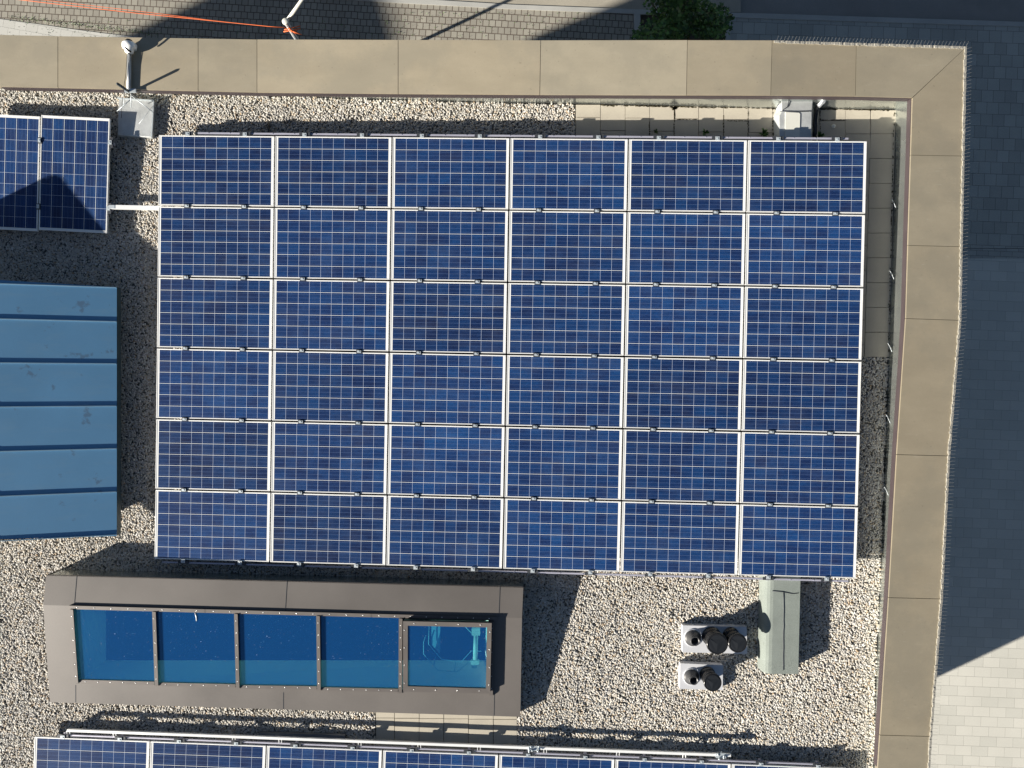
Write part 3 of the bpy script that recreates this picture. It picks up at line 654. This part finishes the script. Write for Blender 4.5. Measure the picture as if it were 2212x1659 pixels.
# ---------------------------------------------------------------- long roof skylight
t = thing('roof_skylight', (-3, -3.6, 0), 'long skylight with five blue glass panes in grey brown cladding', 'skylight')
sk = t
RL, RR = W(93, 1307, .39), W(1127.5, 1335, .39)
NL, NR = W(100, 1242, .365), W(1130.5, 1267.5, .365)
SL, SR = W(108, 1517, .17), W(1124, 1548.5, .17)
plS = plane3(RL, RR, SR); plN = plane3(RL, RR, NR)
SL = Wp(108, 1517, plS); NL = Wp(100, 1242, plN)
o_ = [(157, 1312), (1066, 1338), (1062, 1495), (165, 1476)]
OT = [Wp(x, y, plS) for x, y in o_]
cl = MB()
cl.face([RL, RR, NR, NL][:]) 
cl.face([RL, OT[0], OT[1], RR][::1]); cl.face([OT[1], OT[2], SR, RR]); cl.face([OT[2], OT[3], SL, SR]); cl.face([OT[3], OT[0], RL, SL])
def dn(p): return Vector((p.x, p.y, -.02))
for a, b in ((NL, RL), (RL, SL), (SL, SR), (SR, RR), (RR, NR)): cl.face([a, dn(a), dn(b), b])
cl.build('cladding', M['clad'], t)
nw = MB(); a, b = NL-Vector((0, .012, .03)), NR-Vector((0, .012, .03)); nw.face([b, dn(b), dn(a), a]); nw.build('upstand', M['lining'], t)
nw = MB(); nw.prism([NL, RL.lerp(NL, .97), RR.lerp(NR, .97), NR][:4], [p-Vector((0, 0, .03)) for p in (NL, RL.lerp(NL, .97), RR.lerp(NR, .97), NR)]); nw.build('drip_edge', M['clad'], t)
jn_ = MB()
def groove(p0, p1, pl, dz=.0022, w=.006):
    a, b = Wp(*p0, pl, dz), Wp(*p1, pl, dz); jn_.bar(a, b, w, .002)
groove((165.5, 1244.5), (160, 1309), plN); groove((620, 1256), (616, 1321), plN); groove((1080, 1267), (1077.5, 1332), plN)
groove((163, 1480), (163, 1517.5), plS); groove((612, 1496), (612, 1532), plS); groove((1068, 1499), (1067, 1546), plS)
jn_.build('joint', M['dark'], t)
bars = MB()
def bar_q(P, top=.028, bot=.004): 
    bars.prism([Wp(x, y, plS, top) for x, y in P], [Wp(x, y, plS, bot) for x, y in P])
bar_parts = []
def glazing(P, top=.028):
    b = MB(); T = [Wp(x, y, plS, top) for x, y in P]; Bt = [Wp(x, y, plS, .003) for x, y in P]; b.prism(T, Bt); return b.build('glazing_bar', M['bar'], t)
def screws(o, p0, p1, n, dz):
    m = MB()
    for k in range(n):
        f = (k+.5)/n; c = Wp(p0[0]+(p1[0]-p0[0])*f, p0[1]+(p1[1]-p0[1])*f, plS, dz)
        m.lathe(c, [(.0075, 0), (.0075, .003), (.003, .005), (0, .005)], 8)
    m.build('screw_row', M['screw'], o)
ux = [(148, 1307.3), (443, 1315.3), (802, 1325), (1073.5, 1332)]
for a, b in zip(ux, ux[1:]):
    o = glazing([(a[0]+.3, a[1]+8.5), (b[0]-.6, b[1]+8.5), (b[0]-.6, b[1]+1), (a[0]+.3, a[1]+1)], .030); n_ = round((b[0]-a[0])/35)
    screws(o, (a[0], a[1]+4.5), (b[0], b[1]+4.5), n_, .030)
vb = [((150, 1316.5), (161, 1475.5)), ((328.5, 1321.5), (334, 1481.5)), ((505.5, 1326), (509.5, 1487)), ((683, 1330.5), (685, 1491.5)), ((861.5, 1336), (860.5, 1497)), ((1059, 1342), (1057, 1502))]
for (x0_, y0_), (x1_, y1_) in vb:
    o = glazing([(x1_, y1_), (x1_+8.5, y1_+.2), (x0_+8.5, y0_+.2), (x0_, y0_)], .040); screws(o, (x0_+4.2, y0_+2), (x1_+4.2, y1_-2), 6, .040)
    e = MB(); e.prism([Wp(x, y, plS, .050) for x, y in ((x1_+5.8, y1_-1), (x1_+7.6, y1_-1), (x0_+7.6, y0_+1), (x0_+5.8, y0_+1))], [Wp(x, y, plS, .040) for x, y in ((x1_+5.8, y1_-1), (x1_+7.6, y1_-1), (x0_+7.6, y0_+1), (x0_+5.8, y0_+1))])
    e.build('rib', M['bar'], o)
for k in range(4):
    a = vb[k][1]; b = vb[k+1][1]; xa, xb = a[0]+10, b[0]-1
    ya = a[1]-3.5; yb = b[1]-6.5
    o = glazing([(xa, ya+4), (xb, yb+5), (xb, yb-2.5), (xa, ya-3.5)], .024); screws(o, (xa, ya+.3), (xb, yb+1), 6, .024)
for k in range(4):
    a0, a1 = vb[k]; b0, b1 = vb[k+1]
    g_ = MB(); P = [(a1[0]+8, a1[1]-4), (b1[0]+1, b1[1]-7), (b0[0]+1, b0[1]-1), (a0[0]+8, a0[1]-2)]
    g_.prism([Wp(x, y, plS, .012) for x, y in P], [Wp(x, y, plS, .006) for x, y in P]); g_.build('glass_pane', M['glass'], t)
# opened vent window, raised on its own frame
hv = .085
fo = [(870.6, 1494.4), (1058.8, 1498.3), (1062, 1346), (870.6, 1342)]; fi = [(880.7, 1482.5), (1049.5, 1487.4), (1051.8, 1355.4), (880.7, 1351.5)]
vf = MB()
FO = [Wp(x, y, plS, hv+.02) for x, y in fo]; FI = [Wp(x, y, plS, hv+.018) for x, y in fi]; 
for i in range(4):
    j = (i+1) % 4; vf.prism([FO[i], FO[j], FI[j], FI[i]], [p-Vector((0, 0, .035)) for p in (FO[i], FO[j], FI[j], FI[i])])
vfo = vf.build('opening_sash', M['bar'], t)
vfo['label'] = 'raised opening sash at the right end'
g_ = MB(); g_.prism([p-Vector((0, 0, .012)) for p in FI], [p-Vector((0, 0, .018)) for p in FI]); g_.build('glass_pane', M['glass'], vfo)
m = MB()
for A_, B_, k in ((fo[0], fo[1], 4), (fo[3], fo[2], 4), (fo[1], fo[2], 4), (fo[0], fo[3], 4)):
    for q in range(k):
        f = (q+.5)/k; x = A_[0]+(B_[0]-A_[0])*f; y = A_[1]+(B_[1]-A_[1])*f
        x += (964-x)*.03 if A_[0] == B_[0] or abs(A_[0]-B_[0]) < 9 else 0; y += 4.5 if y < 1360 and abs(A_[0]-B_[0]) > 9 else (-5.5 if abs(A_[0]-B_[0]) > 9 else 0)
        m.lathe(Wp(x, y, plS, hv+.021), [(.0075, 0), (.0075, .003), (.003, .005), (0, .005)], 8)
m.build('screw_row', M['screw'], vfo)
m = MB()
for i in range(4):
    m.face([FO[i]-Vector((0, 0, .03)), Wp(*fo[i], plS, .0), Wp(*fo[(i+1) % 4], plS, .0), FO[(i+1) % 4]-Vector((0, 0, .03))]) if i != 9 else None
up = MB()
cpt = sum(FO, Vector())/4
for i in range(4):
    a, b = FO[i], FO[(i+1) % 4]; ia, ib = a+(cpt-a)*.008, b+(cpt-b)*.008
    up.face([ia-Vector((0, 0, .035)), ib-Vector((0, 0, .035)), ib-Vector((0, 0, .105)), ia-Vector((0, 0, .105))])
up.build('sash_upstand', M['dark'], vfo)
m = MB(); m.tube([Wp(421, 1324, plS, .014), Wp(424, 1332, plS, .014), Wp(424.5, 1341, plS, .014)], [.006, .009, .007], 6)
m.build('dropping', M['white'], t)
m = MB(); P = [(1055, 1353), (1070, 1353), (1070.5, 1336.5), (1055, 1336)]; m.prism([Wp(x, y, plS, .006) for x, y in P], [Wp(x, y, plS, .002) for x, y in P]); m.build('cover_plate', M['bar'], t)
# light well and the room below
wl = MB(); WB = [Vector((x0, y0, -.16)), Vector((x1, y0, -.16)), Vector((x1, y1, -.16)), Vector((x0, y1, -.16))]
TT = [p-Vector((0, 0, .012)) for p in (OT[3], OT[2], OT[1], OT[0])]
for i in range(4): wl.face([TT[i], TT[(i+1) % 4], WB[(i+1) % 4], WB[i]])
wl.build('light_well', M['well'], t)
rm = MB(); a, b, c, d = -7.5, 1.5, -6.2, -1.6; rz0, rz1 = -3.2, -.165
rm.face([(a, c, rz0), (b, c, rz0), (b, d, rz0), (a, d, rz0)])
for p, q in (((a, c), (b, c)), ((b, c), (b, d)), ((b, d), (a, d)), ((a, d), (a, c))): rm.face([(*p, rz0), (*q, rz0), (*q, rz1), (*p, rz1)])
rm.face([(a, c, rz1), (b, c, rz1), (b, y0, rz1), (a, y0, rz1)]); rm.face([(a, y1, rz1), (b, y1, rz1), (b, d, rz1), (a, d, rz1)])
rm.face([(a, y0, rz1), (x0, y0, rz1), (x0, y1, rz1), (a, y1, rz1)]); rm.face([(x1, y0, rz1), (b, y0, rz1), (b, y1, rz1), (x1, y1, rz1)])
rm.build('room_below', M['room'], t)
pale = worn('pale_actuator', (.75, .85, .75), .5); 
ac = MB(); ac.tube([W(1028, 1372, .18), W(1026.5, 1424, .13)], .033, 14); ac.box(W(1028, 1364, .19), (.12, .10, .06)); ac.box(W(1026, 1430, .12), (.12, .06, .06)); ac.box(W(1025, 1439, .11), (.08, .05, .03))
aco = ac.build('window_actuator', pale, t)
wi = MB()
for P in ([(927, 1352), (926, 1392), (953, 1424), (996, 1430), (1018, 1406), (1040, 1407)], [(920, 1372), (915, 1388), (915, 1413), (946, 1448), (988, 1451), (1016, 1428), (1040, 1428)], [(1005, 1354), (1019, 1368)], [(940, 1420), (938, 1436)], [(984, 1430), (982, 1450)]):
    wi.tube([W(x, y, .10) for x, y in P], .0055, 6)
wi.build('cable_loop', worn('pale_cable', (.45, .7, .75), .5), t)
sh_ = MB(); P = [W(x, y, .05) for x, y in ((932, 1352), (951, 1352), (950, 1412), (932, 1392))][::-1]; sh_.thick(P, .03); sh_.build('sash_arm', worn('arm', (.25, .5, .6), .5), t)

# ---------------------------------------------------------------- vents with black cowls
def cowl(par, px, py, z, r, hgt):           # px,py = middle of the cap top in the photo
    c = W(px, py, z); m = MB()
    m.lathe(Vector((c.x, c.y, z-hgt)), [(r*1.0, 0), (r*.95, .01), (r*.84, .02), (r*.84, hgt*.35), (r*.9, hgt*.37), (r*.92, hgt*.46), (r*.86, hgt*.48), (r*.88, hgt*.58), (r*1.0, hgt*.62), (r*1.03, hgt*.70), (r*1.0, hgt*.74), (r*.86, hgt*.76), (r*.88, hgt*.80), (r*1.04, hgt*.84), (r*1.10, hgt*.92), (r*1.07, hgt*.985), (r*.98, hgt), (r*.9, hgt*.985)], 36)
    o = m.build('cowl', M['black'], par)
    f = MB(); n = 3
    for k in range(n):
        a0 = 2*math.pi*k/n+.45; pts = [Vector((c.x, c.y, z+.006))]
        for q in range(9): a = a0+2*math.pi/n*q/8; pts.append(Vector((c.x+r*.9*math.cos(a), c.y+r*.9*math.sin(a), z-.001+(.003 if q < 4 else -.002))))
        f.face(pts)
    f.build('cap_facet', M['blackm'], o); return o
def pipe(par, px, py, z, zb, r):
    c = W(px, py, z); h = z-zb; m = MB()
    m.lathe(Vector((c.x, c.y, zb)), [(r*2.1, 0), (r*2.05, .012), (r*1.75, .02), (r*1.5, .05), (r*1.1, h*.55), (r*1.0, h*.8), (r*1.12, h*.85), (r*1.12, h), (r*.92, h), (r*.9, h-.12), (.001, h-.12)], 30)
    m.build('open_pipe', worn('black_pipe', (.05, .05, .052), .4), par)
    m = MB(); m.lathe(Vector((c.x, c.y, zb)), [(r*2.2, .002), (r*2.15, .014), (r*2.0, .014)], 30); m.build('flange', M['plinth'], par)
def vent(P, lab, name='roof_vent'):
    q = [W(x, y, .10) for x, y in P]; t = thing(name, Vector((q[0].x, q[0].y, 0)), lab, 'roof vent'); m = MB(); m.slab([(p.x, p.y) for p in q], .10, 0); m.build('plinth', M['plinth'], t); return t
t = vent([(1474.5, 1409), (1614, 1412.5), (1613, 1354), (1474.5, 1351)], 'larger white roof vent plinth with two black cowls and an open pipe')
pipe(t, 1502, 1385.5, .25, .10, .060); cowl(t, 1550, 1391, .41, .142, .31); cowl(t, 1594, 1390, .42, .124, .32)
t = vent([(1468.5, 1488), (1561, 1491), (1562, 1437), (1469.5, 1433)], 'smaller white roof vent plinth with one black cowl and an open pipe')
pipe(t, 1499, 1470.5, .25, .10, .057); cowl(t, 1540, 1475, .39, .118, .29)

# green-grey bitumen duct
t = thing('bitumen_duct', W(1690, 1350, 0), 'grey green felt-covered duct coming out from under the big panel block', 'duct')
m = MB(); sec = [(0, .0), (.004, .12), (.02, .18), (.05, .215), (.09, .235), (.14, .243), (.572, .248), (.58, .24), (.582, 0)]
yt, yb = W(1690, 1150, .245).y, W(1690, 1456, .245).y; xl = W(1641, 1400, .0).x+.0; xr = W(1725, 1400, .245).x; wd_ = xr-xl
xl = W(1640.5, 1400, .1).x; k = (xr-xl)/.58
sweep = []
for fy, sq in ((yt, 1), (yb+.10, 1), (yb+.03, .995), (yb, .98)):
    dx = (fy-yb)*.024
    sweep.append([Vector((xl+(s_[0]*k if s_[0] > .2 else .58*k-(.58*k-s_[0]*k)*(1 if sq == 1 else sq)), fy, s_[1]))+Vector((dx, 0, 0)) for s_ in sec])
for a, b in zip(sweep, sweep[1:]):
    for i in range(len(sec)-1): m.face([a[i], b[i], b[i+1], a[i+1]], True)
m.face([sweep[-1][i] for i in range(len(sec))])
o = m.build('felt_cover', M['bitumen'], t); 
m = MB(); z = .249
jp = [W(1668, 1277, z), W(1690, 1278, z), W(1712, 1282, z), W(1724.5, 1281.5, z)]
m.tube([p+Vector((0, jr.uniform(-.006, .006), .001)) for p in jp], .005, 6)
m.tube([W(1693+jr.uniform(-.6, .6)-(y-1280)*.006, y, z+.001) for y in range(1280, 1456, 12)], .0045, 6)
m.build('seam', M['dark'], t)

# felt-covered chimney box at the parapet, top right
t = thing('flashed_duct', W(1710, 250, 0), 'white and silver felt-wrapped duct from the parapet into the big panel block', 'duct')
zt = .20
m = MB(); q = [W(1684, 315, zt), W(1751, 315, zt), W(1753, 240, zt), (W(1690, 240, zt)), W(1684, 250, zt)]
qb = [W(1672, 315, 0), W(1756, 315, 0), W(1757, 232, 0), W(1680, 232, 0), W(1671, 250, 0)]
m.prism(q, qb); m.build('box', M['foil'], t)
m = MB(); q = [W(1690, 240.5, zt-.01), W(1753, 240.5, zt-.01), W(1757, 200, zt-.04), W(1688, 200, zt-.04)]; qb = [W(1676, 240.5, 0), W(1757, 240.5, 0), W(1757, 222, 0), W(1676, 222, 0)]
m.prism(q, qb); m.build('upstand', M['foil'], t)
m = MB(); q = [W(1696, 315, zt+.012), W(1727, 315, zt+.012), W(1728.5, 246, zt+.012), W(1726, 243.5, zt+.012), W(1697, 242, zt+.012)]; m.prism(q, [p-Vector((0, 0, .01)) for p in q]); m.build('cover_sheet', M['smooth'], t)
m = MB(); m.tube([W(1686, 240.7, zt+.002), W(1720, 241.3, zt+.002), W(1753, 240.4, zt+.002)], .006, 6)
m.tube([W(1674, 238, .10), W(1681, 226, .15), W(1690, 214, .18), W(1699, 211, .19), W(1704, 219, .19), W(1701, 231, .19), W(1690, 238, .19)], .006, 6); m.build('sealant', M['dark'], t)
m = MB(); m.tube([W(1761, 315, .08), W(1761.5, 260, .08), W(1764, 235, .09), W(1772, 222, .11), W(1777, 211, .13)], .034, 12)
tag(m.build('black_pipe', M['black'], origin=W(1761, 260, .1)), 'black pipe beside the felt-wrapped duct, bending to the parapet', 'pipe')
m = MB(); m.tube([W(1768, 229, .17), W(1779, 219, .19), W(1782, 210, .21)], [.032, .036, .03], 12); m.tube([W(1764, 213, .2), W(1776, 208, .21), W(1787, 212, .2)], .014, 8)
tag(m.build('metal_elbow', M['steel'], origin=W(1775, 220, .1)), 'silver pipe elbow at the parapet above the black pipe', 'pipe')

# sun slivers in the east channel, drawn as thin pale wires
for k, yy in enumerate((436, 591, 748, 902, 1058)):
    x_ = 1929-(yy-436)*.026; m = MB(); m.tube([W(x_-3, yy-6, .16), W(x_+1, yy, .12), W(x_+6, yy+12, .2)], .0032, 6)
    tag(m.build('sun_sliver', M['clamp'], origin=W(x_, yy, 0)), f'thin sun sliver drawn as a wire in the right roof channel, {ordn[k]} from the top', 'sun sliver', 'sun slivers')

# silver ballast box, dome camera arm and rod antenna at the upper left
t = thing('silver_box', W(292, 255, 0), 'silver foil-covered ballast box beside the upright solar panels', 'box')
m = MB(); q = [W(254, 292, .07), W(327, 297, .07), W(332, 217, .07), W(257, 212, .07)]; c = sum(q, Vector())/4
m.prism([p+(c-p).normalized()*.012+Vector((0, 0, .008)) for p in q], q); m.prism(q, [Vector((p.x, p.y, 0)) for p in q]); m.build('box', M['foil'], t)
m = MB(); m.bar(W(328, 297, .078), W(332.5, 218, .078), .012, .02); m.bar(W(253.5, 212, .08), W(333, 217.5, .08), .016, .02); m.build('edge_strip', M['clamp'], t)
t = thing('dome_camera', W(279, 195, .38), 'white dome camera on a horizontal steel arm over the coping', 'camera')
m = MB(); m.tube([W(278.5, 196, .411), W(279.5, 113, .418)], .029, 16); m.build('arm', M['steel'], t)
m = MB(); m.lathe(W(279, 113, .478), [(.02, -.02), (.055, 0), (.062, .05), (.094, .06), (.098, .115), (.085, .13), (.0, .131)], 28, (0, 1, -.08)); hd = m.build('camera_head', M['white'], t)
m = MB(); m.lathe(W(278.5, 92.5, .478), [(.055, 0), (.052, .02), (.04, .04), (.02, .052), (0, .055)], 24, (0, 1, -.1)); m.build('dome', M['black'], hd)
m = MB(); m.tube([W(270, 102, .60), W(276, 108, .56), W(283, 112, .52)], .013, 10); m.build('stub_antenna', M['black'], t)
m = MB(); m.box(W(282, 196, .42), (.16, .05, .03)); m.tube([W(283, 195, .4), W(283, 232, .25)], .006, 6); m.tube([W(283, 214, .3), W(253, 240, .24)], .006, 6); m.tube([W(283, 206, .3), W(331, 243, .24)], .006, 6); m.tube([W(268, 200, .35), W(266, 236, .24)], .004, 6)
m.tube([W(300, 268, .235), W(331, 228, .235)], .003, 5)
m.build('bracket', M['clamp'], t)
m = MB(); m.tube([W(274.5, 118, .46), W(272, 160, .45), W(267, 190, .44), W(265, 205, .35), W(262, 255, .235)], .0035, 5); m.build('cable', M['black'], t)
b0 = W(290, 205, .3); b0.z = .25; tp_ = W(253.5, 181, .68); m = MB(); m.tube([b0, tp_], [.016, .020], 12)
m.tube([tp_, tp_+Vector((0, 0, .014))], [.020, .008], 12)
tag(m.build('rod_antenna', worn('dark_rod', (.06, .07, .075), .35), origin=b0), 'dark upright rod antenna at the foot of the camera arm', 'antenna')
# small pieces: bracket at inner parapet, odd stone, leaf scraps
m = MB(); m.bar(W(583, 203, .22), W(587, 210, .2), .05, .05); m.bar(W(577, 204, .22), W(600, 205, .22), .03, .03)
tag(m.build('pipe_stub', M['black'], origin=W(583, 203, .2)), 'small black pipe stub at the inner edge of the north coping', 'pipe')
m = MB(); m.tube([W(580, 263, .02), W(580.5, 292, .05)], .014, 8); tag(m.build('black_conduit', M['black'], origin=W(580, 263, 0)), 'short black conduit on the gravel above the big panel block', 'pipe')
def plant(px, py, lab, n=26, r=.10, s=1):
    rr = random.Random(int(px)); m = MB(); c = W(px, py, .01)
    for _ in range(n):
        a = rr.random()*6.28; l = r*rr.uniform(.4, 1); d = Vector((math.cos(a), math.sin(a), 0)); p = Vector((-d.y, d.x, 0)); h = rr.uniform(.02, .09)
        m.face([c+p*.006, c+d*l*.6+p*.012+Vector((0, 0, h)), c+d*l+Vector((0, 0, h*.7)), c+d*l*.6-p*.012+Vector((0, 0, h)), c-p*.006])
    tag(m.build('weed_plant', M['leaf'], origin=c), lab, 'weed', 'weeds on the roof pavers')
plant(1522, 288, 'small weed between pavers, left of the felt-wrapped duct', 12, .07); plant(1648, 290, 'bushy weed touching the left side of the felt-wrapped duct', 22, .10)
plant(1415, 286, 'tiny dry weed on the pavers above the fifth panel column', 8, .05); plant(1769, 294, 'small weed at the foot of the black pipe', 16, .08)
m = MB(); m.lathe(W(1800, 273, 0), [(.03, 0), (.028, .02), (.012, .03), (0, .03)], 12); tag(m.build('loose_stone', M['smooth'], origin=W(1800, 273, 0)), 'small pale loose stone on the pavers right of the duct', 'stone')

# ---------------------------------------------------------------- street: post with orange rope, bush
zt = G+3.9; top = W(617, 47, zt)
t = thing('steel_post', Vector((top.x, top.y, G)), 'tall slim steel post with a side arm and orange rope tied to its top', 'post')
m = MB(); m.tube([Vector((top.x, top.y, G)), top], .055, 14); m.build('pole', M['steel'], t)
m = MB(); m.lathe(top-Vector((0, 0, .03)), [(.075, 0), (.085, .02), (.085, .06), (.07, .075), (0, .076)], 20); m.build('cap', M['smooth'], t)
m = MB(); m.tube([top+Vector((0, .05, -.08)), W(667, -20, zt+.1), W(740, -120, zt+.2)], .045, 12); m.build('side_arm', M['smooth'], t)
m = MB()
m.tube([top+Vector((0, -.1, -.1))]+[W(x, y, zt-.1) for x, y in ((580, 57), (300, 29), (90, 5), (-200, -30))], .009, 6)
m.tube([W(x, y, zt-.1) for x, y in ((590, 58), (450, 43), (300, 24), (60, -4), (-200, -34))], .006, 6)
for k in range(5): m.tube([top+Vector((jr.uniform(-.1, .1), jr.uniform(-.2, -.05), -.12)), top+Vector((jr.uniform(.0, .35), jr.uniform(-.25, 0), -.2))], .014, 6)
tag(m.build('orange_rope', M['orange'], origin=top), 'orange rope running from the top of the steel post to the left', 'rope')

bc = W(1484, 18, -9.0); tb = Vector((bc.x, bc.y, G))
t = thing('leafy_bush', tb, 'dark green broad-leaved bush in the planting bed behind the coping', 'bush')
m = MB(); br = random.Random(21)
m.tube([tb, tb+Vector((.05, .02, 1.0)), tb+Vector((-.03, .06, 2.2))], [.07, .055, .03], 8)
for _ in range(9):
    a = br.random()*6.28; m.tube([tb+Vector((.02, .02, br.uniform(.5, 1.6))), tb+Vector((math.cos(a)*.5, math.sin(a)*.5, 1.8)), tb+Vector((math.cos(a)*1.0, math.sin(a)*.9, br.uniform(1.6, 2.8)))], [.03, .02, .008], 6)
m.build('trunk', M['bark'], t)
m = MB(); cl_ = [(Vector((br.gauss(0, .62), br.gauss(0, .5), br.gauss(0, .5))), br.uniform(.28, .5)) for _ in range(26)]
for _ in range(3600):
    c0, rr = br.choice(cl_); d = Vector((br.gauss(0, 1), br.gauss(0, 1), br.gauss(0, 1))).normalized(); p = bc+c0+d*rr*br.random()**.4
    if p.z < G+.2: continue
    nrm = (Vector((0, 0, 1))+Vector((br.gauss(0, .5), br.gauss(0, .5), 0))).normalized(); x = nrm.cross(Vector((br.gauss(0, 1), br.gauss(0, 1), .1))).normalized(); y = nrm.cross(x); s_ = br.uniform(.035, .075)
    pts = []
    for k, rad in enumerate((1.0, .5, .85, .5, .6, .3, .6, .5, .85, .5)): a = 2*math.pi*k/10; pts.append(p+(x*math.cos(a)+y*math.sin(a))*s_*rad*1.25)
    m.face(pts)
m.build('foliage', M['leaf'], t)

# guessed unseen block to the west, added to throw shade on the cobbles
nb = thing('shadow_caster_block', (-43, -10, G), 'tall unseen block added for its shadow, west of the flat roofed building', 'building')
m = MB(); q = [(-45.5, -19), (-40.1, -19), (-40.1, -6.4), (-40.6, -4.9), (-45.5, -4.9)]; m.slab(q, 4.5, G); m.build('wall', M['wall'], nb)
m = MB(); m.slab([(-45.4, -18.9), (-40.2, -18.9), (-40.2, -6.45), (-40.65, -5.0), (-45.4, -5.0)], 4.56, 4.49); m.build('roof', M['bed'], nb)
windows(nb, Vector((-40.1, -18.5, 0)), Vector((-40.1, -6.6, 0)), [G+1.6+3.1*k for k in range(5)])
for o in bpy.data.objects:
    if '_org' in o: del o['_org']
